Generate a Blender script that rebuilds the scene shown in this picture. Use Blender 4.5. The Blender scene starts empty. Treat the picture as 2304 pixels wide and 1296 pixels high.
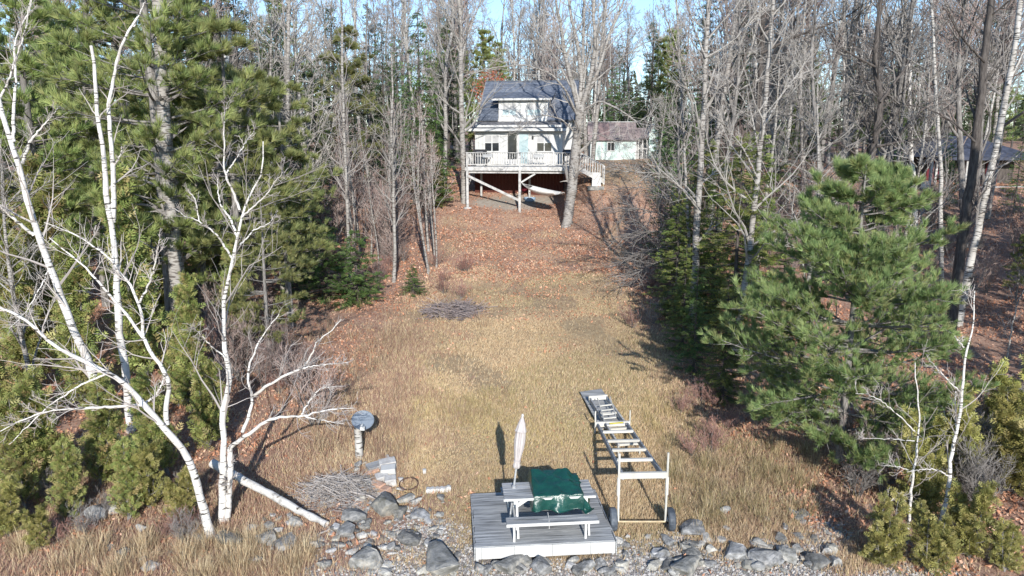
import bpy, bmesh, math
import numpy as np
from mathutils import Vector, Matrix

S = bpy.context.scene
COL = S.collection
rad = math.radians

# ------------------------------------------------------------------ camera, sky, sun, exposure
FPX = 1645.0
PITCH = rad(11.0)
CAMZ = 8.0
cd = bpy.data.cameras.new('camera')
cd.sensor_width = 36.0
cd.lens = 36.0 * FPX / 2304.0
cd.clip_start = 0.1
cd.clip_end = 3000
cam = bpy.data.objects.new('camera', cd)
COL.objects.link(cam)
cam.location = (0, 0, CAMZ)
cam.rotation_euler = (math.pi / 2 - PITCH, 0, 0)
S.camera = cam

SUN_EL = rad(23.0)
SUN_AZ = rad(7.0)          # shadows fall away from the camera, a little to the left
w = bpy.data.worlds.new('World')
S.world = w
w.use_nodes = True
nt = w.node_tree
bg = nt.nodes['Background']
sky = nt.nodes.new('ShaderNodeTexSky')
sky.sky_type = 'NISHITA'
sky.sun_disc = False
sky.sun_elevation = SUN_EL
sky.sun_rotation = math.pi - SUN_AZ
sky.dust_density = 0.0
sky.ozone_density = 4.0
nt.links.new(sky.outputs[0], bg.inputs[0])
bg.inputs[1].default_value = 0.125
sl = bpy.data.lights.new('sun', 'SUN')
sl.energy = 3.9
sl.angle = rad(0.5)
sl.color = (1.0, 0.95, 0.88)
so = bpy.data.objects.new('sun', sl)
COL.objects.link(so)
sd = Vector((-math.sin(SUN_AZ) * math.cos(SUN_EL), math.cos(SUN_AZ) * math.cos(SUN_EL), -math.sin(SUN_EL)))
so.rotation_euler = sd.to_track_quat('-Z', 'Y').to_euler()
so.location = (5, -30, 30)
vs = S.view_settings
vs.view_transform = 'Standard'
vs.look = 'None'
vs.exposure = 0.85
vs.gamma = 1.0
vs.use_curve_mapping = False
S.render.engine = 'CYCLES'
S.cycles.use_denoising = True
S.cycles.max_bounces = 6
S.cycles.diffuse_bounces = 3

# ------------------------------------------------------------------ pixel <-> world helpers (2304 x 1296 photograph)
CP, SP = math.cos(PITCH), math.sin(PITCH)


def at(px, py, Y):
    """world point seen at a pixel, at horizontal distance Y"""
    a = (px - 1152) / FPX
    b = (648 - py) / FPX
    d = np.array([a, CP + b * SP, -SP + b * CP])
    return np.array([0, 0, CAMZ]) + d * (Y / d[1])


_py = np.array([-60, 0, 10, 11.5, 12.6, 14, 20, 28, 36, 43, 46.5, 49.5, 55, 70, 90, 120, 200, 420, 900])
_pz = np.array([-6, -1.6, -.75, -.42, -.16, 0, .55, 1.45, 2.3, 3.19, 4.13, 5.0, 5.9, 6.75, 7.4, 8.4, 11, 18, 30])


def sstep(a, b, x):
    t = np.clip((x - a) / (b - a), 0, 1)
    return t * t * (3 - 2 * t)


def gz(x, y):
    x = np.asarray(x, float)
    y = np.asarray(y, float)
    z = np.interp(y, _py, _pz)
    z = z + 1.75 * sstep(2.6, 5.2, x) * sstep(40, 46, y) * (1 - sstep(47, 62, y)) * (1 - sstep(14, 22, x))
    z = z + .07 * np.sin(x * .71 + 1.3) * np.sin(y * .53) * sstep(15, 22, y) + .035 * np.sin(x * 1.9 + y * 1.3) * np.sin(y * 2.1 - x) * sstep(16, 19, y)
    z = z + .5 * sstep(9, 30, np.abs(x)) * np.sin(x * .13 + y * .09) * sstep(18, 40, y)
    return z


def gnd(px, py):
    """point of the ground seen at a pixel"""
    lo = 11.0
    Y = lo
    while Y < 200:
        p = at(px, py, Y)
        if p[2] <= float(gz(p[0], p[1])):
            break
        Y += .05
    return p


def lift(px, py, h):
    """point seen at a pixel that lies h above the ground"""
    Y = 11.0
    while Y < 200:
        p = at(px, py, Y)
        if p[2] <= float(gz(p[0], p[1])) + h:
            break
        Y += .03
    return p


def spot(px, Y):
    """ground point at distance Y whose foot shows at column px"""
    x = 0
    for _ in range(4):
        z = float(gz(x, Y))
        zc = Y * CP + (CAMZ - z) * SP
        x = (px - 1152) / FPX * zc
    return np.array([x, Y, float(gz(x, Y))])


# ------------------------------------------------------------------ materials
def new_mat(name):
    m = bpy.data.materials.new(name)
    m.use_nodes = True
    n = m.node_tree
    b = n.nodes['Principled BSDF']
    b.inputs['Specular IOR Level'].default_value = 0.25
    return m, n, b


def ramp(n, stops):
    r = n.nodes.new('ShaderNodeValToRGB')
    e = r.color_ramp.elements
    while len(e) < len(stops):
        e.new(.5)
    for k, (p, c) in enumerate(stops):
        e[k].position = p
        e[k].color = (*c, 1)
    return r


def mat_noise(name, c1, c2, scale=6, rough=.8, stretch=(1, 1, 1), bump=.3, bscale=None, detail=8, lo=.35, hi=.65, spec=.25, metal=0, c3=None, bdist=.02, vary=(.85, 1.12), hue=0.0):
    m, n, b = new_mat(name)
    tc = n.nodes.new('ShaderNodeTexCoord')
    mp = n.nodes.new('ShaderNodeMapping')
    mp.inputs['Scale'].default_value = stretch
    n.links.new(tc.outputs['Object'], mp.inputs[0])
    nz = n.nodes.new('ShaderNodeTexNoise')
    nz.inputs['Scale'].default_value = scale
    nz.inputs['Detail'].default_value = detail
    nz.inputs['Roughness'].default_value = .65
    n.links.new(mp.outputs[0], nz.inputs['Vector'])
    st = [(lo, c1), (hi, c2)]
    if c3:
        st = [(lo, c1), ((lo + hi) / 2, c3), (hi, c2)]
    r = ramp(n, st)
    n.links.new(nz.outputs[0], r.inputs[0])
    oi = n.nodes.new('ShaderNodeObjectInfo')
    hs = n.nodes.new('ShaderNodeHueSaturation')
    mr = n.nodes.new('ShaderNodeMapRange')
    mr.inputs['To Min'].default_value = vary[0]
    mr.inputs['To Max'].default_value = vary[1]
    if hue:
        wn = n.nodes.new('ShaderNodeTexWhiteNoise')
        wn.noise_dimensions = '1D'
        n.links.new(oi.outputs['Random'], wn.inputs['W'])
        mh = n.nodes.new('ShaderNodeMapRange')
        mh.inputs['To Min'].default_value = .2
        mh.inputs['To Max'].default_value = hue
        n.links.new(wn.outputs['Value'], mh.inputs[0])
        n.links.new(mh.outputs[0], hs.inputs['Saturation'])
    n.links.new(oi.outputs['Random'], mr.inputs[0])
    n.links.new(mr.outputs[0], hs.inputs['Value'])
    n.links.new(r.outputs[0], hs.inputs['Color'])
    n.links.new(hs.outputs[0], b.inputs['Base Color'])
    b.inputs['Roughness'].default_value = rough
    b.inputs['Specular IOR Level'].default_value = spec
    b.inputs['Metallic'].default_value = metal
    if bump:
        n2 = n.nodes.new('ShaderNodeTexNoise')
        n2.inputs['Scale'].default_value = bscale or scale * 3
        n2.inputs['Detail'].default_value = 6
        n.links.new(mp.outputs[0], n2.inputs['Vector'])
        bp = n.nodes.new('ShaderNodeBump')
        bp.inputs['Strength'].default_value = bump
        bp.inputs['Distance'].default_value = bdist
        n.links.new(n2.outputs[0], bp.inputs['Height'])
        n.links.new(bp.outputs[0], b.inputs['Normal'])
    return m


def mat_col(name, rough=.7, transl=0.0, hue=.03, val=.15, spec=.15):
    """colour from the mesh's Col attribute with a little difference from thing to thing"""
    m, n, b = new_mat(name)
    a = n.nodes.new('ShaderNodeAttribute')
    a.attribute_name = 'Col'
    oi = n.nodes.new('ShaderNodeObjectInfo')
    hs = n.nodes.new('ShaderNodeHueSaturation')
    m1 = n.nodes.new('ShaderNodeMapRange')
    m1.inputs['To Min'].default_value = .5 - hue
    m1.inputs['To Max'].default_value = .5 + hue * .4
    m2 = n.nodes.new('ShaderNodeMapRange')
    m2.inputs['To Min'].default_value = 1 - val
    m2.inputs['To Max'].default_value = 1 + val
    n.links.new(oi.outputs['Random'], m1.inputs[0])
    n.links.new(oi.outputs['Random'], m2.inputs[0])
    n.links.new(m1.outputs[0], hs.inputs['Hue'])
    n.links.new(m2.outputs[0], hs.inputs['Value'])
    n.links.new(a.outputs['Color'], hs.inputs['Color'])
    n.links.new(hs.outputs[0], b.inputs['Base Color'])
    b.inputs['Roughness'].default_value = rough
    b.inputs['Specular IOR Level'].default_value = spec
    if transl:
        t = n.nodes.new('ShaderNodeBsdfTranslucent')
        n.links.new(hs.outputs[0], t.inputs[0])
        mx = n.nodes.new('ShaderNodeMixShader')
        mx.inputs[0].default_value = transl
        n.links.new(b.outputs[0], mx.inputs[1])
        n.links.new(t.outputs[0], mx.inputs[2])
        n.links.new(mx.outputs[0], n.nodes['Material Output'].inputs[0])
    return m


def mat_birch(name, base=(.62, .60, .57), dark=(.055, .05, .045), amount=.585):
    m, n, b = new_mat(name)
    tc = n.nodes.new('ShaderNodeTexCoord')
    mp = n.nodes.new('ShaderNodeMapping')
    mp.inputs['Scale'].default_value = (4, 4, 26)
    n.links.new(tc.outputs['Object'], mp.inputs[0])
    nz = n.nodes.new('ShaderNodeTexNoise')
    nz.inputs['Scale'].default_value = 1.0
    nz.inputs['Detail'].default_value = 5
    n.links.new(mp.outputs[0], nz.inputs['Vector'])
    r = ramp(n, [(amount - .02, base), (amount + .05, dark)])
    n.links.new(nz.outputs[0], r.inputs[0])
    n2 = n.nodes.new('ShaderNodeTexNoise')
    n2.inputs['Scale'].default_value = 3.0
    n.links.new(tc.outputs['Object'], n2.inputs['Vector'])
    r2 = ramp(n, [(.4, (1, 1, 1)), (.75, (.62, .58, .54))])
    n.links.new(n2.outputs[0], r2.inputs[0])
    mx = n.nodes.new('ShaderNodeMixRGB')
    mx.blend_type = 'MULTIPLY'
    mx.inputs[0].default_value = .8
    n.links.new(r.outputs[0], mx.inputs[1])
    n.links.new(r2.outputs[0], mx.inputs[2])
    n.links.new(mx.outputs[0], b.inputs['Base Color'])
    b.inputs['Roughness'].default_value = .7
    return m


def mat_flat(name, c, rough=.6, spec=.25, metal=0):
    d = tuple(v * .82 for v in c)
    return mat_noise(name, d, c, scale=3.5, rough=rough, bump=.08, bscale=40, spec=spec, metal=metal, lo=.3, hi=.6)


M = {}
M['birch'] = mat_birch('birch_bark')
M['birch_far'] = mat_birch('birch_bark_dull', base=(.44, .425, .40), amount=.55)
M['birch_log'] = mat_noise('peeling_birch_bark', (.10, .09, .085), (.56, .54, .51), scale=7, bump=.5, c3=(.40, .385, .36), lo=.28, hi=.55)
M['pale_bark'] = mat_birch('pale_maple_bark', base=(.31, .295, .275), dark=(.10, .088, .08), amount=.54)
M['bark'] = mat_noise('grey_bark', (.085, .078, .072), (.26, .245, .23), scale=5, stretch=(3, 3, .6), bump=.6)
M['bark_dark'] = mat_noise('dark_bark', (.035, .03, .028), (.12, .105, .095), scale=5, stretch=(3, 3, .6), bump=.6)
M['twig'] = mat_col('twig_bark', rough=.8, hue=.0, val=.2)
M['needles'] = mat_col('conifer_needles', rough=.55, transl=.35, hue=.02, val=.12, spec=.3)
M['leaf'] = mat_col('dry_leaf', rough=.7, transl=.15, hue=.0, val=.0)
M['grass'] = mat_col('dry_grass', rough=.75, transl=.25, hue=.0, val=.0)
M['rock'] = mat_noise('grey_stone', (.10, .098, .088), (.36, .345, .315), scale=2.2, bump=.6, bscale=14, c3=(.205, .203, .195), vary=(.65, 1.35), hue=1.8)
M['rock_pale'] = mat_noise('pale_stone', (.26, .255, .24), (.48, .465, .43), scale=4, bump=.5, bscale=14, vary=(.75, 1.2), hue=2.0)
M['weathered'] = mat_noise('weathered_wood', (.10, .104, .107), (.43, .437, .437), scale=3.2, stretch=(.35, 5, 5), bump=.3, c3=(.275, .283, .288), lo=.33, hi=.64)
M['weathered_pale'] = mat_noise('pale_weathered_wood', (.28, .28, .27), (.56, .55, .53), scale=5, stretch=(1, 1, 1), bump=.3)
M['white_paint'] = mat_flat('white_paint', (.54, .54, .525))
M['siding'] = mat_flat('white_siding', (.56, .56, .545))
M['cream'] = mat_flat('cream_painted_metal', (.54, .525, .475), rough=.5)
M['roof'] = mat_noise('slate_blue_shingles', (.075, .09, .12), (.16, .18, .22), scale=4, stretch=(1, 1, 1), bump=.7, bscale=30)
M['roof_low'] = mat_noise('grey_shingles', (.12, .12, .13), (.24, .235, .24), scale=4, bump=.7, bscale=30)
M['rust_red'] = mat_noise('faded_red_metal', (.18, .13, .125), (.29, .21, .20), scale=1.5, bump=.2)
M['rust_roof'] = mat_noise('rusty_metal_roof', (.15, .12, .12), (.32, .25, .235), scale=1.5, bump=.2, c3=(.23, .19, .185))
M['mint'] = mat_noise('mint_painted_board', (.42, .56, .52), (.60, .68, .65), scale=1.2, bump=.1)
M['skirt'] = mat_noise('red_brown_board', (.06, .02, .015), (.12, .038, .028), scale=4, stretch=(4, 4, .6), bump=.2)
M['glass'] = mat_noise('dark_glass', (.015, .017, .02), (.035, .04, .045), scale=2, rough=.08, bump=0, spec=.6)
M['glass_pale'] = mat_noise('curtained_glass', (.24, .33, .35), (.42, .50, .51), scale=2, rough=.2, bump=0, spec=.4)
M['blind'] = mat_flat('window_blind', (.42, .42, .42))
M['tarp'] = mat_noise('green_tarp', (.005, .036, .03), (.008, .058, .046), scale=3, rough=.3, bump=.7, bscale=7, spec=.5, bdist=.04)
M['canvas'] = mat_flat('taupe_canvas', (.42, .385, .375), rough=.85)
M['steel'] = mat_noise('galvanised_steel', (.35, .36, .37), (.55, .56, .57), scale=8, rough=.4, metal=.5, bump=.05)
M['rubber'] = mat_noise('grey_rubber', (.045, .055, .07), (.10, .115, .135), scale=6, rough=.55, bump=.1)
M['dish'] = mat_flat('blue_grey_dish_paint', (.16, .19, .23), rough=.45)
M['concrete'] = mat_noise('concrete', (.30, .29, .28), (.52, .51, .49), scale=5, bump=.4)
M['brick'] = mat_noise('orange_firebrick', (.38, .22, .15), (.56, .38, .28), scale=6, bump=.3)
M['black_metal'] = mat_flat('black_metal', (.03, .03, .032), rough=.45)
M['rust'] = mat_noise('rusty_iron', (.05, .03, .025), (.14, .08, .06), scale=9, bump=.3)
M['rope'] = mat_flat('white_rope', (.6, .59, .56), rough=.9)
M['navy_roof'] = mat_noise('dark_navy_roof', (.03, .035, .05), (.075, .085, .12), scale=3, bump=.4)
M['crimson'] = mat_flat('crimson_boards', (.11, .012, .02))
M['yellow'] = mat_flat('yellow_strap', (.6, .5, .05))
M['blue'] = mat_flat('pale_blue_plastic', (.3, .42, .55))
M['plank_new'] = mat_noise('tan_wood', (.32, .25, .15), (.5, .40, .26), scale=6, stretch=(1, 4, 4), bump=.2)
M['driftwood'] = mat_noise('grey_driftwood', (.24, .21, .19), (.50, .46, .43), scale=6, bump=.4)


# ------------------------------------------------------------------ mesh helpers
def make_mesh(name, V, quads=None, tris=None, mat=None, col=None, smooth=False):
    me = bpy.data.meshes.new(name)
    V = np.ascontiguousarray(V, dtype=np.float32).reshape(-1, 3)
    q = np.zeros((0, 4), np.int32) if quads is None else np.asarray(quads, np.int32).reshape(-1, 4)
    t = np.zeros((0, 3), np.int32) if tris is None else np.asarray(tris, np.int32).reshape(-1, 3)
    me.vertices.add(len(V))
    me.vertices.foreach_set('co', V.ravel())
    nl = len(q) * 4 + len(t) * 3
    me.loops.add(nl)
    me.loops.foreach_set('vertex_index', np.concatenate([q.ravel(), t.ravel()]))
    me.polygons.add(len(q) + len(t))
    st = np.concatenate([np.arange(len(q)) * 4, len(q) * 4 + np.arange(len(t)) * 3]).astype(np.int32)
    me.polygons.foreach_set('loop_start', st)
    me.polygons.foreach_set('use_smooth', np.full(len(q) + len(t), bool(smooth)))
    if col is not None:
        a = me.attributes.new('Col', 'FLOAT_COLOR', 'POINT')
        c = np.ones((len(V), 4), np.float32)
        c[:, :3] = col
        a.data.foreach_set('color', c.ravel())
    if mat is not None:
        me.materials.append(mat)
    me.update(calc_edges=True)
    me.validate()
    return me


def link(name, me, parent=None, loc=None):
    o = bpy.data.objects.new(name, me)
    COL.objects.link(o)
    if parent is not None:
        o.parent = parent
    if loc is not None:
        o.location = tuple(float(v) for v in loc)
    return o


def tag(o, label=None, cat=None, group=None, kind=None):
    if label:
        o['label'] = label
    if cat:
        o['category'] = cat
    if group:
        o['group'] = group
    if kind:
        o['kind'] = kind
    return o


def thing(name, label, cat, loc=(0, 0, 0), rz=0, group=None, scale=1):
    o = bpy.data.objects.new(name, None)
    COL.objects.link(o)
    o.location = tuple(float(v) for v in loc)
    o.rotation_euler = (0, 0, rz)
    o.scale = (scale, scale, scale) if np.isscalar(scale) else scale
    o.empty_display_size = .2
    return tag(o, label, cat, group)


class MB:
    """collects boxes, beams and sheets into one mesh"""

    def __init__(s):
        s.v = []
        s.q = []
        s.t = []

    def add(s, V, Q, tri=None):
        n = len(s.v)
        s.v += [tuple(map(float, p)) for p in V]
        s.q += [tuple(n + i for i in f) for f in Q]
        if tri:
            s.t += [tuple(n + i for i in f) for f in tri]
        return s

    def box(s, x0, x1, y0, y1, z0, z1):
        V = [(x, y, z) for z in (z0, z1) for y in (y0, y1) for x in (x0, x1)]
        return s.add(V, [(0, 2, 3, 1), (4, 5, 7, 6), (0, 1, 5, 4), (2, 6, 7, 3), (0, 4, 6, 2), (1, 3, 7, 5)])

    def beam(s, p, q, w_, h_, up=(0, 0, 1)):
        p, q = Vector(p), Vector(q)
        d = (q - p).normalized()
        u = Vector(up)
        if abs(d.dot(u)) > .95:
            u = Vector((0, 1, 0))
        a = d.cross(u).normalized() * (w_ / 2)
        b = a.cross(d).normalized() * (h_ / 2)
        V = [p - a - b, p + a - b, p - a + b, p + a + b, q - a - b, q + a - b, q - a + b, q + a + b]
        return s.add(V, [(0, 1, 3, 2), (4, 6, 7, 5), (0, 4, 5, 1), (2, 3, 7, 6), (0, 2, 6, 4), (1, 5, 7, 3)])

    def slab(s, quad, th, nrm=None):
        """a sheet of given thickness under four corner points"""
        Q = [Vector(p) for p in quad]
        nn = Vector(nrm) if nrm else (Q[1] - Q[0]).cross(Q[3] - Q[0]).normalized()
        B = [p - nn * th for p in Q]
        return s.add(Q + B, [(0, 1, 2, 3), (7, 6, 5, 4), (0, 4, 5, 1), (1, 5, 6, 2), (2, 6, 7, 3), (3, 7, 4, 0)])

    def cyl(s, p, q, r, n=10, r2=None):
        p, q = Vector(p), Vector(q)
        d = (q - p).normalized()
        u = Vector((0, 0, 1)) if abs(d.z) < .9 else Vector((1, 0, 0))
        a = d.cross(u).normalized()
        b = a.cross(d).normalized()
        r2 = r if r2 is None else r2
        V = []
        for c, rr in ((p, r), (q, r2)):
            for k in range(n):
                an = 2 * math.pi * k / n
                V.append(c + a * (rr * math.cos(an)) + b * (rr * math.sin(an)))
        V += [p, q]
        Q = [(k, (k + 1) % n, n + (k + 1) % n, n + k) for k in range(n)]
        T = [((k + 1) % n, k, 2 * n) for k in range(n)] + [(n + k, n + (k + 1) % n, 2 * n + 1) for k in range(n)]
        return s.add(V, Q, T)

    def lathe(s, prof, n=16, wob=None):
        V = []
        for r, z in prof:
            for k in range(n):
                an = 2 * math.pi * k / n
                rr = r * (1 if wob is None else wob(an, z))
                V.append((rr * math.cos(an), rr * math.sin(an), z))
        Q = []
        for i in range(len(prof) - 1):
            for k in range(n):
                Q.append((i * n + k, i * n + (k + 1) % n, (i + 1) * n + (k + 1) % n, (i + 1) * n + k))
        return s.add(V, Q)

    def mesh(s, name, mat, smooth=False):
        return make_mesh(name, np.array(s.v), s.q or None, s.t or None, mat, smooth=smooth)

    def build(s, name, mat, parent=None, loc=None, smooth=False):
        return link(name, s.mesh(name, mat, smooth), parent, loc)


def bevel(o, wd=.01, seg=1):
    b = o.modifiers.new('bevel', 'BEVEL')
    b.width = wd
    b.segments = seg
    b.limit_method = 'ANGLE'
    return o


# ------------------------------------------------------------------ plants: tubes and sprays in bulk
def nrm(v):
    return v / np.maximum(np.linalg.norm(v, axis=-1, keepdims=True), 1e-9)


def tubes(P, R, sides):
    """P (N,k,3), R (N,k) -> verts, quads"""
    N, k, _ = P.shape
    T = nrm(np.gradient(P, axis=1))
    mean = np.abs(nrm(P[:, -1] - P[:, 0]))
    ref = np.eye(3)[np.argmin(mean, axis=1)][:, None, :]
    A = nrm(np.cross(T, np.broadcast_to(ref, T.shape)))
    B = np.cross(T, A)
    an = np.arange(sides) * 2 * np.pi / sides
    V = P[:, :, None, :] + R[:, :, None, None] * (A[:, :, None, :] * np.cos(an)[None, None, :, None] + B[:, :, None, :] * np.sin(an)[None, None, :, None])
    i = np.arange(N * k).reshape(N, k)[:, :-1, None] * sides
    s = np.arange(sides)[None, None, :]
    s2 = (s + 1) % sides
    q = np.stack([i + s, i + s2, i + sides + s2, i + sides + s], -1)
    return V.reshape(-1, 3), q.reshape(-1, 4)


def join(parts):
    V, Q, n = [], [], 0
    for v, q in parts:
        V.append(v)
        Q.append(q + n)
        n += len(v)
    return np.concatenate(V), np.concatenate(Q)


def resample(pts, k, rng=None, wob=0.0):
    p = np.asarray(pts, float)
    s = np.concatenate([[0], np.cumsum(np.linalg.norm(np.diff(p, axis=0), axis=1))])
    t = np.linspace(0, s[-1], k)
    out = np.stack([np.interp(t, s, p[:, c]) for c in range(3)], 1)
    sm = out.copy()
    sm[1:-1] = .25 * out[:-2] + .5 * out[1:-1] + .25 * out[2:]
    if rng is not None and wob:
        sm[1:-1] += rng.normal(size=(k - 2, 3)) * wob
    return sm


def grow(rng, P, R, n, t0, t1, ang, lr, k, up=.1, wob=.12, rr=.6, tip=.006, shrink=.5, angv=.25, lmin=.05, flat=1.0):
    N, k0, _ = P.shape
    idx = np.repeat(np.arange(N), n)
    m = len(idx)
    t = rng.uniform(t0, t1, m)
    f = np.clip(t * (k0 - 1), 0, k0 - 1.001)
    i = f.astype(int)
    a = (f - i)[:, None]
    p0 = P[idx, i] * (1 - a) + P[idx, i + 1] * a
    d = nrm(P[idx, i + 1] - P[idx, i])
    r0 = R[idx, i] * (1 - a[:, 0]) + R[idx, i + 1] * a[:, 0]
    plen = np.linalg.norm(np.diff(P, axis=1), axis=2).sum(1)[idx]
    rv = rng.normal(size=(m, 3)) * np.array([1, 1, flat])
    perp = nrm(rv - (rv * d).sum(1, keepdims=True) * d)
    an = (ang + rng.normal(size=m) * angv)[:, None]
    D = nrm(d * np.cos(an) + perp * np.sin(an))
    L = np.maximum(plen * lr * (1 - shrink * (t - t0) / max(t1 - t0, .01)) * rng.uniform(.55, 1.25, m), lmin)
    pts = [p0]
    for j in range(k - 1):
        D = nrm(D + np.array([0, 0, up]) + rng.normal(size=(m, 3)) * wob)
        pts.append(pts[-1] + D * (L / (k - 1))[:, None])
    P2 = np.stack(pts, 1)
    rs = np.maximum(r0 * rr, tip * 1.3)
    R2 = rs[:, None] + (tip - rs)[:, None] * np.linspace(0, 1, k)[None, :]
    return P2, R2


def twig_mesh(name, lv, sides, rng, c1, c2, mat=None):
    V, Q = join([tubes(P, R, s) for (P, R), s in zip(lv, sides)])
    n = [P.shape[0] * P.shape[1] * s for (P, R), s in zip(lv, sides)]
    cols = []
    for (P, R), s in zip(lv, sides):
        u = rng.uniform(0, 1, P.shape[0])
        c = np.array(c1)[None] * (1 - u[:, None]) + np.array(c2)[None] * u[:, None]
        cols.append(np.repeat(c, P.shape[1] * s, axis=0))
    return make_mesh(name, V, Q, mat=mat or M['twig'], col=np.concatenate(cols))


TW_GREY = ((.28, .26, .245), (.16, .145, .135))
TW_RED = ((.25, .175, .155), (.32, .27, .245))
TW_PALE = ((.34, .32, .295), (.22, .205, .19))
TW_DARK = ((.05, .045, .042), (.12, .105, .095))


def bare_tree(seed, H, r, fork=.45, n1=16, n2=7, n3=5, spread=.8, lr=.42, up=.12, tw=TW_GREY, lean=0, bark='bark', base_t=.3, tip=.008):
    rng = np.random.default_rng(seed)
    k0 = 16
    z = np.linspace(0, H, k0)
    P0 = np.zeros((1, k0, 3))
    P0[0, :, 2] = z
    ph = rng.uniform(0, 6.28, 4)
    amp = H * .018
    P0[0, :, 0] = (np.sin(z / H * 5 + ph[0]) - np.sin(ph[0])) * amp + lean * z
    P0[0, :, 1] = (np.sin(z / H * 4 + ph[1]) - np.sin(ph[1])) * amp
    R0 = (r * (1 - z / H) ** .8 + .012)[None]
    R0[0, 0] *= 1.35
    Pl, Rl = grow(rng, P0, R0, n1, base_t, .97, spread, lr, 8, up=up, wob=.13, rr=.55, tip=.012, shrink=.65)
    P2, R2 = grow(rng, Pl, Rl, n2, .2, .98, .75, .5, 5, up=.06, wob=.18, rr=.55, tip=tip, shrink=.5)
    P3, R3 = grow(rng, P2, R2, n3, .15, 1, .65, .5, 3, up=.05, wob=.2, rr=.7, tip=tip * .8, shrink=.4, lmin=.25)
    V, Q = join([tubes(P0, R0, 9), tubes(Pl, Rl, 5)])
    tm = make_mesh('trunk', V, Q, mat=M[bark], smooth=True)
    cm = twig_mesh('crown', [(P2, R2), (P3, R3)], [3, 3], rng, *tw)
    return [('trunk', tm), ('crown', cm)]


def blades(B, D, Sd, L, W):
    """diamond leaves: base, left, tip, right"""
    B, D, Sd = (np.asarray(x) for x in (B, D, Sd))
    L = np.asarray(L)[..., None]
    W = np.asarray(W)[..., None]
    mid = B + D * L * .5
    V = np.stack([B, mid - Sd * W * .5, B + D * L, mid + Sd * W * .5], -2)
    return V.reshape(-1, 3)


def quads_for(nv):
    return np.arange(nv).reshape(-1, 4)


def lerp_cols(rng, n, pal, rep):
    pal = np.array(pal)
    i = rng.integers(0, len(pal), n)
    j = rng.integers(0, len(pal), n)
    u = rng.uniform(0, 1, (n, 1))
    c = pal[i] * (1 - u) + pal[j] * u
    c = c * rng.uniform(.8, 1.2, (n, 1))
    return np.repeat(c, rep, axis=0)


def feather(rng, B, D, L, pal, pairs=3, wr=.2, droop=0.0, vertical=0.0):
    """flat conifer sprays: spine tip plus side leaflets"""
    n = len(B)
    rv = rng.normal(size=(n, 3)) * np.array([1, 1, .25 + vertical])
    Sd = nrm(rv - (rv * D).sum(1, keepdims=True) * D)
    out = []
    for j in range(pairs):
        f = j / pairs
        b = B + D * (L * f)[:, None]
        ll = L * (.62 - .3 * f)
        for s in (-1, 1):
            d2 = nrm(D * .75 + Sd * s * .8 + np.array([0, 0, -droop]))
            n2 = nrm(np.cross(np.cross(D, Sd), d2))
            out.append(blades(b, d2, n2, ll, ll * wr * 2).reshape(n, 4, 3))
    out.append(blades(B + D * (L * .45)[:, None], D, Sd, L * .6, L * wr * .9).reshape(n, 4, 3))
    V = np.stack(out, 1)
    return V.reshape(-1, 3), lerp_cols(rng, n, pal, 4 * len(out))


def tufts(rng, B, D, L, pal, nb=9, width=.012, spread=.75):
    """needle brushes of white pine"""
    n = len(B)
    rv = rng.normal(size=(n, nb, 3))
    d = nrm(D[:, None, :] + nrm(rv) * rng.uniform(.25, spread, (n, nb, 1)) + np.array([0, 0, .08]))
    sd_ = nrm(np.cross(d, rng.normal(size=(n, nb, 3))))
    ll = L[:, None] * rng.uniform(.75, 1.15, (n, nb))
    b = np.broadcast_to(B[:, None, :], d.shape) + d * ll[..., None] * .12
    V = np.stack([b - sd_ * width * .5, b + sd_ * width * .5, b + d * ll[..., None] * .95], -2).reshape(-1, 3)
    return V, lerp_cols(rng, n, pal, 3 * nb)


PAL_SPRUCE = [(.055, .09, .04), (.09, .135, .055), (.12, .165, .065), (.07, .11, .055)]
PAL_FIR = [(.07, .15, .045), (.12, .21, .06), (.16, .24, .075)]
PAL_PINE = [(.23, .30, .10), (.30, .37, .125), (.37, .42, .155), (.19, .25, .10), (.33, .34, .14)]
PAL_PINE_Y = [(.25, .28, .11), (.32, .33, .13), (.18, .23, .09)]
PAL_CEDAR = [(.29, .29, .09), (.37, .36, .11), (.23, .25, .085), (.42, .38, .15)]
PAL_CEDAR_G = [(.24, .30, .095), (.31, .36, .11), (.36, .36, .13), (.19, .25, .08), (.38, .30, .14)]


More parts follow.
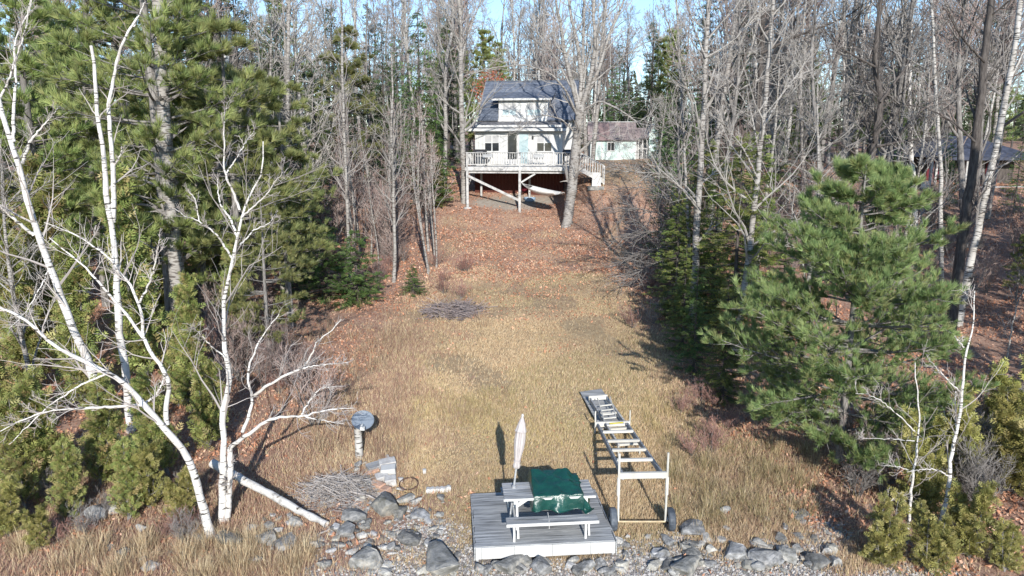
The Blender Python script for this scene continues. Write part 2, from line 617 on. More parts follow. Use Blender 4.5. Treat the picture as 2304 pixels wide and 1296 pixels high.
def spruce(seed, H, Rm, pal, whorl=.38, per=7, base=.06, spray=.34, pairs=2, dens=9, droop=.28, bark='bark_dark', power=.85):
    rng = np.random.default_rng(seed)
    z0 = np.arange(H * base, H * .985, whorl)
    zz = np.repeat(z0, per) + rng.normal(size=len(z0) * per) * whorl * .35
    zz = np.clip(zz, H * base * .6, H * .99)
    n = len(zz)
    az = rng.uniform(0, 2 * np.pi, n)
    ln = (Rm * (1 - zz / H) ** power + .12) * rng.uniform(.6, 1.12, n)
    k = 6
    t = np.linspace(0, 1, k)
    P = np.zeros((n, k, 3))
    P[:, :, 0] = (np.cos(az) * ln)[:, None] * t
    P[:, :, 1] = (np.sin(az) * ln)[:, None] * t
    P[:, :, 2] = zz[:, None] + ln[:, None] * (-droop * t + droop * .75 * t ** 2.2) + .05 * ln[:, None] * (1 - zz / H)[:, None] * 0
    R = (.006 + .012 * ln)[:, None] * (1 - t * .8)[None]
    tr = np.zeros((1, 8, 3))
    tr[0, :, 2] = np.linspace(0, H, 8)
    trR = (H * .011 * (1 - np.linspace(0, 1, 8)) + .012)[None]
    V, Q = join([tubes(tr, trR, 8), tubes(P, R, 3)])
    tm = make_mesh('trunk', V, Q, mat=M[bark])
    # sprays, more on long branches
    cnt = np.maximum((ln * dens).astype(int), 3)
    idx = np.repeat(np.arange(n), cnt)
    m = len(idx)
    tt = rng.uniform(.12, 1.0, m) ** .8
    f = np.clip(tt * (k - 1), 0, k - 1.001)
    i = f.astype(int)
    a = (f - i)[:, None]
    B = P[idx, i] * (1 - a) + P[idx, i + 1] * a
    d = nrm(P[idx, i + 1] - P[idx, i])
    side = nrm(np.stack([-np.sin(az[idx]), np.cos(az[idx]), np.zeros(m)], 1)) * rng.choice([-1, 1], m)[:, None]
    D = nrm(d * rng.uniform(.4, 1.1, (m, 1)) + side * rng.uniform(.2, 1.0, (m, 1)) + rng.normal(size=(m, 3)) * .15 + np.array([0, 0, -.1]))
    L = spray * rng.uniform(.6, 1.25, m) * (.6 + .4 * (1 - tt))
    Vc, C = feather(rng, B, D, L, pal, pairs=pairs, wr=.17)
    cm = make_mesh('crown', Vc, quads_for(len(Vc)), mat=M['needles'], col=C)
    return [('trunk', tm), ('crown', cm)]


def pine(seed, H, Rm, pal, whorl=.6, per=6, base=.15, tuft=.2, nb=9, width=.014, sub=6, tpb=4, rise=.35, r=.14, bark='bark', shape=None, dead=0):
    rng = np.random.default_rng(seed)
    z0 = np.arange(H * base, H * .97, whorl)
    zz = np.repeat(z0, per) + rng.normal(size=len(z0) * per) * whorl * .12
    n = len(zz)
    az = rng.uniform(0, 2 * np.pi, n)
    f = zz / H
    prof = shape(f) if shape else (1 - f) ** .75 * (1 - .35 * np.exp(-((f - base) / .12) ** 2))
    ln = (Rm * prof + .2) * rng.uniform(.65, 1.12, n)
    k = 7
    t = np.linspace(0, 1, k)
    P = np.zeros((n, k, 3))
    P[:, :, 0] = (np.cos(az) * ln)[:, None] * t
    P[:, :, 1] = (np.sin(az) * ln)[:, None] * t
    rs = rise * (.35 + .9 * f) + rng.normal(size=n) * .06
    P[:, :, 2] = zz[:, None] + ln[:, None] * (rs[:, None] * (t * .35 + t ** 2 * .75))
    R = (.008 + .013 * ln)[:, None] * (1 - t * .85)[None]
    ks = 14
    tr = np.zeros((1, ks, 3))
    tr[0, :, 2] = np.linspace(0, H, ks)
    tr[0, :, 0] = np.sin(np.linspace(0, 5, ks)) * .06
    trR = (r * (1 - np.linspace(0, 1, ks)) ** .8 + .012)[None]
    P2, R2 = grow(rng, P, R, sub, .22, 1, .75, .36, 4, up=.10, wob=.08, flat=.3, rr=.6, tip=.006, shrink=.55)
    V, Q = join([tubes(tr, trR, 9), tubes(P, R, 4), tubes(P2, R2, 3)])
    tm = make_mesh('trunk', V, Q, mat=M[bark], smooth=True)
    allB, allD = [], []
    for (PP, lo, cnt) in ((P, .55, 3), (P2, .25, tpb)):
        N, kk, _ = PP.shape
        idx = np.repeat(np.arange(N), cnt)
        tt = rng.uniform(lo, 1, len(idx))
        tt[::cnt] = 1
        ff = np.clip(tt * (kk - 1), 0, kk - 1.001)
        ii = ff.astype(int)
        a = (ff - ii)[:, None]
        allB.append(PP[idx, ii] * (1 - a) + PP[idx, ii + 1] * a)
        allD.append(nrm(nrm(PP[idx, ii + 1] - PP[idx, ii]) + rng.normal(size=(len(idx), 3)) * .35 + np.array([0, 0, .55])))
    B, D = np.concatenate(allB), np.concatenate(allD)
    L = tuft * rng.uniform(.75, 1.2, len(B))
    Vc, C = tufts(rng, B, D, L, pal, nb=nb, width=width)
    cm = make_mesh('crown', Vc, tris=np.arange(len(Vc)).reshape(-1, 3), mat=M['needles'], col=C)
    return [('trunk', tm), ('crown', cm)]


def cedar(seed, H, Rm, pal, stems=4, nb=260, spray=.22, per=7):
    """bushy cedar: several leaders with upward fans of scale leaves"""
    rng = np.random.default_rng(seed)
    k = 8
    t = np.linspace(0, 1, k)
    az = rng.uniform(0, 2 * np.pi, stems)
    hh = H * rng.uniform(.6, 1.0, stems)
    hh[0] = H
    off = rng.uniform(.15, .6, stems) * Rm
    P0 = np.zeros((stems, k, 3))
    P0[:, :, 0] = (np.cos(az) * off)[:, None] * t ** .6
    P0[:, :, 1] = (np.sin(az) * off)[:, None] * t ** .6
    P0[:, :, 2] = hh[:, None] * t
    R0 = (.012 * hh)[:, None] * (1 - t)[None] + .006
    P1, R1 = grow(rng, P0, R0, nb // stems, .04, .98, 1.15, .42 * Rm / max(H, .1) * 1.6, 5, up=.16, wob=.14, rr=.4, tip=.004, shrink=.8)
    V, Q = join([tubes(P0, R0, 6), tubes(P1, R1, 3)])
    tm = make_mesh('trunk', V, Q, mat=M['bark'])
    N, kk, _ = P1.shape
    idx = np.repeat(np.arange(N), per)
    tt = rng.uniform(.2, 1, len(idx))
    ff = np.clip(tt * (kk - 1), 0, kk - 1.001)
    ii = ff.astype(int)
    a = (ff - ii)[:, None]
    B = P1[idx, ii] * (1 - a) + P1[idx, ii + 1] * a
    D = nrm(nrm(P1[idx, ii + 1] - P1[idx, ii]) + rng.normal(size=(len(idx), 3)) * .55 + np.array([0, 0, .15]))
    L = spray * rng.uniform(.6, 1.3, len(idx))
    Vc, C = feather(rng, B, D, L, pal, pairs=3, wr=.16, vertical=.7)
    cm = make_mesh('crown', Vc, quads_for(len(Vc)), mat=M['needles'], col=C)
    return [('trunk', tm), ('crown', cm)]


def shrub(seed, H, Rm, stems=9, n2=9, n3=5, tw=TW_RED, tip=.004):
    rng = np.random.default_rng(seed)
    k = 7
    t = np.linspace(0, 1, k)
    az = rng.uniform(0, 2 * np.pi, stems)
    hh = H * rng.uniform(.55, 1.0, stems)
    off = rng.uniform(.2, 1, stems) * Rm
    P0 = np.zeros((stems, k, 3))
    P0[:, :, 0] = (np.cos(az) * off)[:, None] * (.1 + .9 * t) + rng.normal(size=(stems, k)) * .025 * H * t
    P0[:, :, 1] = (np.sin(az) * off)[:, None] * (.1 + .9 * t) + rng.normal(size=(stems, k)) * .025 * H * t
    P0[:, :, 2] = hh[:, None] * t
    R0 = (.006 * hh + .004)[:, None] * (1 - t * .8)[None]
    P1, R1 = grow(rng, P0, R0, n2, .15, .98, .6, .42, 5, up=.1, wob=.16, rr=.6, tip=tip, shrink=.5)
    P2, R2 = grow(rng, P1, R1, n3, .15, 1, .6, .5, 3, up=.05, wob=.2, rr=.7, tip=tip * .8, shrink=.4)
    V, Q = tubes(P0, R0, 5)
    tm = make_mesh('stem', V, Q, mat=M['bark'])
    cm = twig_mesh('crown', [(P1, R1), (P2, R2)], [3, 3], rng, *tw)
    return [('stem', tm), ('crown', cm)]


def plant(name, label, cat, parts, loc, rz=0, scale=1, group=None, lean=(0, 0)):
    e = thing(name, label, cat, loc, rz, group, scale)
    e.rotation_euler = (lean[0], lean[1], rz)
    for pn, me in parts:
        link(pn, me, e)
    return e


# ------------------------------------------------------------------ the ground
def axis(pairs):
    out = []
    for a, b, s in pairs:
        out += list(np.arange(a, b, s))
    return np.array(out)


ys = axis([(-40, 8, 4), (8, 11, .5), (11, 24, .16), (24, 50, .3), (50, 90, 1.0), (90, 200, 5), (200, 820, 40)])
xp = axis([(0, 7, .2), (7, 20, .4), (20, 50, 1.2), (50, 120, 5), (120, 700, 40)])
xs = np.concatenate([-xp[:0:-1], xp])
GX, GY = np.meshgrid(xs, ys)
GZ = gz(GX, GY)


def vnoise(x, y, s, seed=0):
    """cheap smooth noise 0..1"""
    r = np.random.default_rng(seed)
    o = 0
    for k in range(5):
        a = r.uniform(0, 6.28)
        b, c = r.uniform(0, 6.28, 2)
        f = s * r.uniform(.6, 1.7)
        o = o + np.sin((x * np.cos(a) + y * np.sin(a)) * f + b + 1.3 * np.sin((x * np.sin(a) - y * np.cos(a)) * f * .7 + c))
    return .5 + o / 7.0


def lawn_edges(y):
    l = np.interp(y, [11, 14, 17, 20, 24, 28, 32, 38, 44], [-6.5, -5.6, -5.4, -5.6, -5.0, -4.6, -3.9, -3.6, -3.4])
    r = np.interp(y, [11, 14, 17, 20, 24, 28, 32, 38, 44], [7.5, 7.2, 5.9, 5.6, 5.4, 5.1, 5.3, 5.6, 6])
    return l, r


def masks(x, y):
    l, r = lawn_edges(y)
    n1 = vnoise(x, y, 1.1, 1) - .5
    n2 = vnoise(x, y, 2.6, 2) - .5
    inside = sstep(-.9, .9, np.minimum(x - l, r - x) + n1 * 1.6)
    back = sstep(62, 56, y)
    right_lawn = sstep(44, 47, y) * sstep(4.0, 5.5, x) * (1 - sstep(15, 19, x)) * (1 - sstep(66, 72, y))
    lawn = np.maximum(inside * (1 - sstep(44, 46, y)), right_lawn * .8)
    leaf = np.maximum(1 - lawn, .95 * sstep(31, 36, y + n1 * 5 + 1.2 * x * 0) * (1 - right_lawn) * inside)
    leaf = np.maximum(leaf, .28 * sstep(25, 31, y + n2 * 7) * inside)
    grav = (1 - sstep(12.9, 14.2, y + n2 * 1.6 + .25 * np.abs(x - 1.5) * 0)) * sstep(-5.2, -3.6, x + n1) * (1 - sstep(7.2, 9.5, x + n1))
    grav = np.maximum(grav, sstep(.0, 1.0, 1.1 - np.hypot((x + 1.75) / 1.2, (y - 13.9) / .9) + n2 * .5))
    sand = sstep(0, .6, 1 - np.hypot((x - .2) / 3.6, (y - 47.6) / 1.7) + n2 * .5)
    rub = sstep(-.5, .5, 1 - np.hypot((x + 3.6) / 2.3, (y - 14.6) / 1.75) + n2 * .5)
    leaf = np.maximum(leaf, rub)
    lawn = lawn * (1 - .93 * rub)
    return lawn, leaf, grav, sand


lw, lf, gr, sa = masks(GX, GY)
m, n, b = new_mat('hillside_soil')
tc = n.nodes.new('ShaderNodeTexCoord')


def noise_node(sc, det=8):
    z = n.nodes.new('ShaderNodeTexNoise')
    z.inputs['Scale'].default_value = sc
    z.inputs['Detail'].default_value = det
    z.inputs['Roughness'].default_value = .7
    n.links.new(tc.outputs['Object'], z.inputs['Vector'])
    return z


at_ = n.nodes.new('ShaderNodeAttribute')
at_.attribute_name = 'Col'
sep = n.nodes.new('ShaderNodeSeparateColor')
n.links.new(at_.outputs['Color'], sep.inputs[0])
nA = noise_node(4)
grassr = ramp(n, [(.3, (.23, .165, .10)), (.5, (.33, .25, .155)), (.7, (.40, .32, .21))])
n.links.new(nA.outputs[0], grassr.inputs[0])
nB = noise_node(9, 10)
leafr = ramp(n, [(.3, (.18, .10, .07)), (.45, (.31, .19, .14)), (.6, (.42, .28, .21)), (.72, (.50, .37, .29))])
n.links.new(nB.outputs[0], leafr.inputs[0])
nC = noise_node(22, 8)
gravr = ramp(n, [(.3, (.13, .11, .10)), (.5, (.27, .24, .22)), (.68, (.42, .40, .37))])
n.links.new(nC.outputs[0], gravr.inputs[0])
nD = noise_node(6, 8)
sandr = ramp(n, [(.35, (.26, .22, .18)), (.65, (.38, .345, .30))])
n.links.new(nD.outputs[0], sandr.inputs[0])


def mixc(fac, c1, c2):
    x = n.nodes.new('ShaderNodeMixRGB')
    n.links.new(fac, x.inputs[0])
    n.links.new(c1, x.inputs[1])
    n.links.new(c2, x.inputs[2])
    return x.outputs[0]


c = mixc(sep.outputs[0], grassr.outputs[0], leafr.outputs[0])
c = mixc(sep.outputs[1], c, gravr.outputs[0])
c = mixc(sep.outputs[2], c, sandr.outputs[0])
n.links.new(c, b.inputs['Base Color'])
b.inputs['Roughness'].default_value = .95
b.inputs['Specular IOR Level'].default_value = .1
bp = n.nodes.new('ShaderNodeBump')
bp.inputs['Strength'].default_value = .8
bp.inputs['Distance'].default_value = .06
n.links.new(nC.outputs[0], bp.inputs['Height'])
n.links.new(bp.outputs[0], b.inputs['Normal'])
M['ground'] = m
ny, nx = GX.shape
ii = np.arange(ny * nx).reshape(ny, nx)
Q = np.stack([ii[:-1, :-1], ii[:-1, 1:], ii[1:, 1:], ii[1:, :-1]], -1).reshape(-1, 4)
gm = make_mesh('ground', np.stack([GX, GY, GZ], -1).reshape(-1, 3), Q, mat=M['ground'], col=np.stack([lf, gr, sa], -1).reshape(-1, 3), smooth=True)
tag(link('ground', gm), 'sloping lakeside hill with dry grass, fallen leaves and gravel', kind='structure')

# ------------------------------------------------------------------ grass and fallen leaves
rng = np.random.default_rng(7)


def in_view(x, y, marg=.06):
    zc = y * CP + (CAMZ - gz(x, y)) * SP
    return np.abs(x / zc) < (1152 / FPX + marg)


def scatter_y(nn, y0, y1, p=1.6):
    """more points near the camera"""
    u = rng.uniform(0, 1, nn)
    a, b_ = y0 ** (1 - p), y1 ** (1 - p)
    return (a + u * (b_ - a)) ** (1 / (1 - p))


DECK_O = np.array([-.72, 13.16])
DECK_A = rad(5.0)


def on_deck(x, y, pad=.0):
    dx, dy = x - DECK_O[0], y - DECK_O[1]
    u = dx * math.cos(DECK_A) + dy * math.sin(DECK_A)
    v = -dx * math.sin(DECK_A) + dy * math.cos(DECK_A)
    return (u > -pad) & (u < 2.8 + pad) & (v > -pad) & (v < 2.25 + pad)


GOLD = np.array([(.47, .37, .18), (.55, .45, .25), (.40, .33, .16)])
TAN = np.array([(.43, .31, .19), (.50, .375, .24), (.37, .26, .16), (.49, .385, .255)])
OLIVE = np.array([(.32, .27, .14), (.37, .31, .165), (.28, .245, .125)])
RED = np.array([(.29, .18, .135), (.35, .24, .18), (.25, .155, .12)])
STRAW = np.array([(.50, .40, .25), (.56, .47, .31)])

NG = 420000
gx = rng.uniform(-11.5, 9.5, NG * 2)
gy = scatter_y(NG * 2, 12.2, 46, 1.5)
lw_, lf_, gr_, sa_ = masks(gx, gy)
keep = rng.uniform(0, 1, NG * 2) < (lw_ * (1 - .65 * lf_ * sstep(30, 36, gy)) * (1 - .93 * gr_) + .10 * (1 - lw_) + .35 * (gx < -4) * (gy < 17))
keep &= in_view(gx, gy) & ~on_deck(gx, gy, .02)
keep &= rng.uniform(0, 1, NG * 2) > .8 * sstep(.58, .78, vnoise(gx, gy, 1.3, 15)) * sstep(19, 23, gy)
gx, gy = gx[keep][:NG], gy[keep][:NG]
n_ = len(gx)
zone = vnoise(gx, gy, .8, 5)
zone2 = vnoise(gx, gy, 2.2, 6)
pick = np.zeros((n_, 3))
u = rng.uniform(0, 1, n_)
pal = TAN[rng.integers(0, 4, n_)]
gold = np.exp(-(((gx - .2) / 2.0) ** 2 + ((gy - 18.6) / 1.8) ** 2)) + .25 * sstep(.55, .75, zone2)
pal = np.where((u < gold * .6)[:, None], GOLD[rng.integers(0, 3, n_)], pal)
u = rng.uniform(0, 1, n_)
pal = np.where((u < .42 * sstep(.5, .75, zone))[:, None], OLIVE[rng.integers(0, 3, n_)], pal)
u = rng.uniform(0, 1, n_)
redm = sstep(-1.2, -3.6, gx + (zone2 - .5) * 3) * .75 + sstep(3.6, 5.2, gx) * .35
pal = np.where((u < redm)[:, None], RED[rng.integers(0, 3, n_)], pal)
u = rng.uniform(0, 1, n_)
pal = np.where((u < .17 + .4 * np.exp(-(((gx + 4.2) / .9) ** 2 + ((gy - 17.2) / .8) ** 2)))[:, None], STRAW[rng.integers(0, 2, n_)], pal)
pal = pal * rng.uniform(.85, 1.35, (n_, 1)) * (.86 + .36 * vnoise(gx, gy, .55, 14))[:, None]
tall = .55 + .9 * vnoise(gx, gy, 1.7, 8) + .5 * (redm > .3)
L = rng.uniform(.05, .14, n_) * tall * (1 - .45 * sstep(22, 30, gy))
D = nrm(np.stack([rng.normal(size=n_) * .45 + .12, rng.normal(size=n_) * .45, np.full(n_, 1.0)], 1))
an = rng.uniform(0, np.pi, n_)
Sd = np.stack([np.cos(an), np.sin(an) * .4, np.zeros(n_)], 1)
W = rng.uniform(.010, .020, n_) * (1 + .035 * (gy - 13))
B = np.stack([gx, gy, gz(gx, gy) - .01], 1)
V = np.stack([B - Sd * W[:, None] * .5, B + Sd * W[:, None] * .5, B + D * L[:, None]], 1).reshape(-1, 3)
gme = make_mesh('grass', V, tris=np.arange(len(V)).reshape(-1, 3), mat=M['grass'], col=np.repeat(pal, 3, axis=0))
tag(link('grass', gme), 'dry tan and olive lawn grass covering the clearing', 'grass', kind='stuff')


def tall_grass(name, label, pts, nper, hmin, hmax, pal_, sp=.22, seed=3):
    r = np.random.default_rng(seed)
    P = np.repeat(np.array(pts)[:, :2], nper, axis=0)
    a = r.uniform(0, 6.28, len(P))
    q = r.uniform(0, 1, len(P)) ** .7 * sp
    x, y = P[:, 0] + np.cos(a) * q, P[:, 1] + np.sin(a) * q
    nn = len(x)
    L = r.uniform(hmin, hmax, nn)
    D1 = nrm(np.stack([np.cos(a) * .25 + r.normal(size=nn) * .18, np.sin(a) * .25 + r.normal(size=nn) * .18, np.ones(nn)], 1))
    D2 = nrm(D1 + np.stack([np.cos(a) * .7, np.sin(a) * .7, -.3 * np.ones(nn)], 1) * r.uniform(.1, 1, (nn, 1)))
    B = np.stack([x, y, gz(x, y) - .02], 1)
    s = np.stack([np.cos(a + 1.57), np.sin(a + 1.57), np.zeros(nn)], 1) * r.uniform(.0022, .005, (nn, 1))
    Mid = B + D1 * (L * .6)[:, None]
    T = Mid + D2 * (L * .45)[:, None]
    V = np.stack([B - s, B + s, Mid + s * .8, Mid - s * .8, T], 1).reshape(-1, 3)
    i = np.arange(nn)[:, None] * 5
    pc = np.array(pal_)[r.integers(0, len(pal_), nn)] * r.uniform(.75, 1.2, (nn, 1))
    me = make_mesh(name, V, quads=i + np.array([[0, 1, 2, 3]]), tris=i + np.array([[3, 2, 4]]), mat=M['grass'], col=np.repeat(pc, 5, axis=0))
    return tag(link(name, me), label, 'grass', kind='stuff')


r_ = np.random.default_rng(21)
pts = []
while len(pts) < 48:
    px, py = r_.uniform(40, 700), r_.uniform(1225, 1310)
    p = gnd(px, py)
    pts.append(p)
tall_grass('shore_grass', 'tall straw coloured grass at the water edge below the birches', pts, 120, .18, .5, np.concatenate([TAN, STRAW, STRAW]) * 1.1, .28, 4)
pts = [gnd(r_.uniform(1500, 1830), r_.uniform(1010, 1190)) for _ in range(70)]
tall_grass('meadow_grass', 'rank olive and straw grass between the dock frame and the pine', pts, 90, .18, .42, np.concatenate([TAN, OLIVE, STRAW, OLIVE]), .28, 5)
pts = [gnd(r_.uniform(620, 930), r_.uniform(760, 1040)) for _ in range(55)] + [gnd(r_.uniform(700, 1100), r_.uniform(640, 780)) for _ in range(25)]
tall_grass('bank_grass', 'tall reddish dead grass on the left edge of the lawn', pts, 50, .25, .6, np.concatenate([RED, TAN, STRAW]), .35, 6)
pts = [gnd(r_.uniform(930, 1160), r_.uniform(880, 960)) for _ in range(45)] + [gnd(r_.uniform(1440, 1560), r_.uniform(890, 1010)) for _ in range(25)]
tall_grass('golden_grass', 'patch of longer golden grass in the middle of the lawn', pts, 60, .12, .3, GOLD, .3, 9)

# fallen leaves
NL = 125000
x = rng.uniform(-34, 36, NL * 4)
y = scatter_y(NL * 4, 12.5, 62, 1.25)
lw_, lf_, gr_, sa_ = masks(x, y)
pn = vnoise(x, y, 1.4, 11)
dens = np.clip(lf_ * (1 - gr_) * (1 - .85 * sa_) * (.25 + 1.2 * sstep(.3, .7, pn)), 0, 1) + .022 * lw_
dens = dens * np.where((y > 30) & (y < 47) & (np.abs(x - 2) < 6), 1.6, 1.0)
keep = (rng.uniform(0, 1.25, NL * 4) < dens * np.where((y < 17) & (x < -1), .35, 1)) & in_view(x, y) & ~on_deck(x, y, .02)
x, y = x[keep][:NL], y[keep][:NL]
n_ = len(x)
B = np.stack([x, y, gz(x, y) + rng.uniform(.005, .05, n_)], 1)
D = nrm(rng.normal(size=(n_, 3)) * np.array([1, 1, .45]))
Sd = nrm(np.cross(D, nrm(rng.normal(size=(n_, 3)) * .5 + np.array([0, -.5, 1]))))
Lf = rng.uniform(.05, .105, n_) * (1 + .012 * np.maximum(y - 16, 0))
V = blades(B, D, Sd, Lf, Lf * rng.uniform(.5, .75, n_)).reshape(-1, 4, 3)
V[:, 2, 2] += rng.uniform(0, .04, n_)
LP = np.array([(.49, .24, .145), (.58, .32, .205), (.40, .18, .105), (.64, .42, .30), (.28, .125, .075), (.54, .28, .17)])
pc = LP[rng.integers(0, 6, n_)] * rng.uniform(.8, 1.15, (n_, 1))
lme = make_mesh('fallen_leaves', V.reshape(-1, 3), quads_for(n_ * 4), mat=M['leaf'], col=np.repeat(pc, 4, axis=0))
tag(link('fallen_leaves', lme), 'rust brown fallen leaves on the bank and the forest floor', 'leaves', kind='stuff')
# ------------------------------------------------------------------ the cottage
HZ = 6.72
HO = (-2.43, 49.3, HZ)
HR = rad(-8.0)
house = thing('cottage', 'white two storey lake cottage with slate blue roof, dormer and raised porch', 'house', HO, HR)
_c, _s = math.cos(HR), math.sin(HR)


def hground(X, Y):
    return float(gz(HO[0] + X * _c - Y * _s, HO[1] + X * _s + Y * _c)) - HZ


# sunroom across the front, boards with shallow joints
sw = MB()
for k in range(24):
    sw.box(.0 + k * .24, .0 + k * .24 + .232, 0.0, .06, -.3, 2.62)
sw.box(0, 5.752, .06, .12, -.3, 2.62)
sw.box(0, .12, .12, 2.3, -.3, 2.72)
sw.box(5.64, 5.76, .12, 2.3, -.3, 2.72)
wall = sw.build('wall', M['siding'], house)
# main body: gable ends left and right
mb = MB()
X0, X1, Y0, Y1, YR, ZE, ZR = .08, 6.35, 2.3, 8.6, 5.45, 3.2, 5.75
mb.box(X0, X1, Y0, Y0 + .1, -.3, 3.2)
mb.box(X0, X1, Y1 - .1, Y1, -.3, 3.2)
for xx in (X0, X1 - .1):
    V = [(xx, Y0, -.3), (xx, Y1, -.3), (xx, Y1, ZE), (xx, YR, ZR), (xx, Y0, ZE)]
    V2 = [(p[0] + .1, p[1], p[2]) for p in V]
    o = len(mb.v)
    mb.add(V + V2, [(0, 1, 2, 4), (9, 7, 6, 5), (0, 4, 9, 5), (1, 6, 7, 2)], [(2, 3, 4), (9, 8, 7)])
mbo = mb.build('wall', M['siding'], house)
# clapboards on the right gable side
for k in range(22):
    z = .05 + k * .145
    MB().slab([(X1, Y0, z + .145), (X1, Y1, z + .145), (X1 + .02, Y1, z), (X1 + .02, Y0, z)], .008).build('clapboard', M['white_paint'], mbo)
mk = MB()
SL = (ZR - ZE) / (YR - Y0)


def roofz(Y):
    return ZE + SL * (Y - Y0)


DX0, DX1 = 1.2, 4.6
# front slope, left and right of the dormer and above it
rf = MB()
T = .1
YE = Y0 - .35
YT = 3.9


def rslab(xa, xb, ya, yb):
    rf.slab([(xa, ya, roofz(ya) + T), (xb, ya, roofz(ya) + T), (xb, yb, roofz(yb) + T), (xa, yb, roofz(yb) + T)], T)


rslab(X0 - .3, DX0, YE, YR)
rslab(DX1, X1 + .3, YE, YR)
rslab(DX0, DX1, YT, YR)
rf.slab([(X0 - .3, YR, ZR + T), (X1 + .3, YR, ZR + T), (X1 + .3, Y1 + .4, ZR + T - SL * (Y1 + .4 - YR)), (X0 - .3, Y1 + .4, ZR + T - SL * (Y1 + .4 - YR))], T)
roof = rf.build('roof', M['roof'], house)
# courses of shingles, slightly proud
for k in range(20):
    ya = YE + (YR - YE) * k / 20
    yb = ya + (YR - YE) / 20
    for xa, xb in ((X0 - .3, DX0), (DX1, X1 + .3)) if yb < YT + .05 else ((X0 - .3, X1 + .3),):
        c_ = MB().slab([(xa, ya, roofz(ya) + T + .022), (xb, ya, roofz(ya) + T + .022), (xb, yb, roofz(yb) + T + .006), (xa, yb, roofz(yb) + T + .006)], .008)
        c_.build('shingle_course', M['roof'], roof)
MB().box(X0 - .3, X1 + .3, YR - .1, YR + .1, ZR + T - .01, ZR + T + .03).build('ridge_cap', M['roof'], roof)
MB().cyl((3.6, YR + .3, ZR - .1), (3.6, YR + .3, ZR + .85), .05, 8).build('vent_pipe', M['white_paint'], roof)
MB().slab([(X0 - .31, YE, roofz(YE) + T), (X0 - .3, YE, roofz(YE) + T), (X0 - .3, YR, ZR + T), (X0 - .31, YR, ZR + T)], .2).build('rake_board', M['white_paint'], roof)
MB().slab([(X1 + .3, YE, roofz(YE) + T), (X1 + .32, YE, roofz(YE) + T), (X1 + .32, YR, ZR + T), (X1 + .3, YR, ZR + T)], .2).build('rake_board', M['white_paint'], roof)
# dormer
dm = MB()
dm.box(DX0 + .02, DX1 - .02, Y0 - .05, Y0 + .05, 2.6, 4.38)
for xx in (DX0 + .02, DX1 - .1):
    dm.add([(xx, Y0 + .05, 3.1), (xx, YT, roofz(YT)), (xx, YT, 4.62), (xx, Y0 + .05, 4.38),
            (xx + .08, Y0 + .05, 3.1), (xx + .08, YT, roofz(YT)), (xx + .08, YT, 4.62), (xx + .08, Y0 + .05, 4.38)],
           [(0, 1, 2, 3), (7, 6, 5, 4), (0, 3, 7, 4)])
dormer = dm.build('dormer', M['siding'], house)
MB().slab([(DX0 - .4, Y0 - .4, 4.42), (DX1 + .3, Y0 - .4, 4.42), (DX1 + .3, YT + .5, roofz(YT + .5) + T + .03), (DX0 - .4, YT + .5, roofz(YT + .5) + T + .03)], .09).build('dormer_roof', M['roof'], dormer)
MB().box(DX0 - .4, DX1 + .3, Y0 - .43, Y0 - .4, 4.30, 4.43).build('fascia', M['white_paint'], dormer)


def window(parent, xa, xb, za, zb, y, sashes=2, blind=.45, glass='glass', fm='white_paint'):
    """window > frame, panes, blinds set in the wall plane y"""
    f = MB()
    t = .07
    f.box(xa - t, xb + t, y - .035, y + .01, zb, zb + t)
    f.box(xa - t - .03, xb + t + .03, y - .06, y + .01, za - t, za)
    f.box(xa - t, xa, y - .035, y + .01, za, zb)
    f.box(xb, xb + t, y - .035, y + .01, za, zb)
    wd = (xb - xa) / sashes
    for k in range(1, sashes):
        f.box(xa + wd * k - .03, xa + wd * k + .03, y - .032, y + .01, za, zb)
    fo = f.build('window', M[fm], parent)
    for k in range(sashes):
        a, b_ = xa + wd * k + (.03 if k else 0), xa + wd * (k + 1) - (.03 if k < sashes - 1 else 0)
        zm = zb - (zb - za) * blind
        if blind:
            MB().box(a, b_, y - .018, y - .003, zm, zb).build('blind', M['blind'], fo)
            MB().box(a, b_, y - .03, y - .003, zm - .035, zm).build('sash_rail', M[fm], fo)
        MB().box(a, b_, y - .012, y - .003, za, zm - (.035 if blind else 0)).build('pane', M[glass], fo)
    return fo


window(house, .66, 1.58, .95, 1.95, 0)
window(house, 4.12, 5.05, .95, 1.95, 0)
window(dormer, 1.5, 2.4, 3.35, 4.1, Y0 - .05, 2, .5, 'glass_pale')
window(dormer, 3.2, 4.1, 3.35, 4.1, Y0 - .05, 2, .5, 'glass_pale')
# dark glazed door and pale sliding door
dd = MB().box(2.16, 2.80, -.05, -.002, 0.0, 2.15).build('door', M['white_paint'], house)
MB().box(2.19, 2.77, -.062, -.051, .42, 2.12).build('pane', M['glass'], dd)
MB().box(2.22, 2.74, -.062, -.051, .08, .38).build('kick_panel', M['blind'], dd)
MB().box(2.73, 2.76, -.09, -.05, 1.0, 1.12).build('handle', M['black_metal'], dd)
d2 = MB().box(2.86, 3.62, -.05, -.002, 0.0, 2.15).build('door', M['white_paint'], house)
MB().box(2.94, 3.54, -.062, -.051, .15, 2.05).build('pane', M['glass_pale'], d2)
MB().box(3.57, 3.6, -.09, -.05, .95, 1.1).build('handle', M['black_metal'], d2)
lt = MB().box(3.78, 3.88, -.12, -.002, 1.72, 1.92).build('wall_lamp', M['black_metal'], house)
cb = MB()
cb.box(-.01, .1, -.02, 0, 0, 2.4)
cb.build('corner_board', M['white_paint'], house)
MB().box(5.66, 5.77, -.02, -.002, 0, 2.4).build('corner_board', M['white_paint'], house)
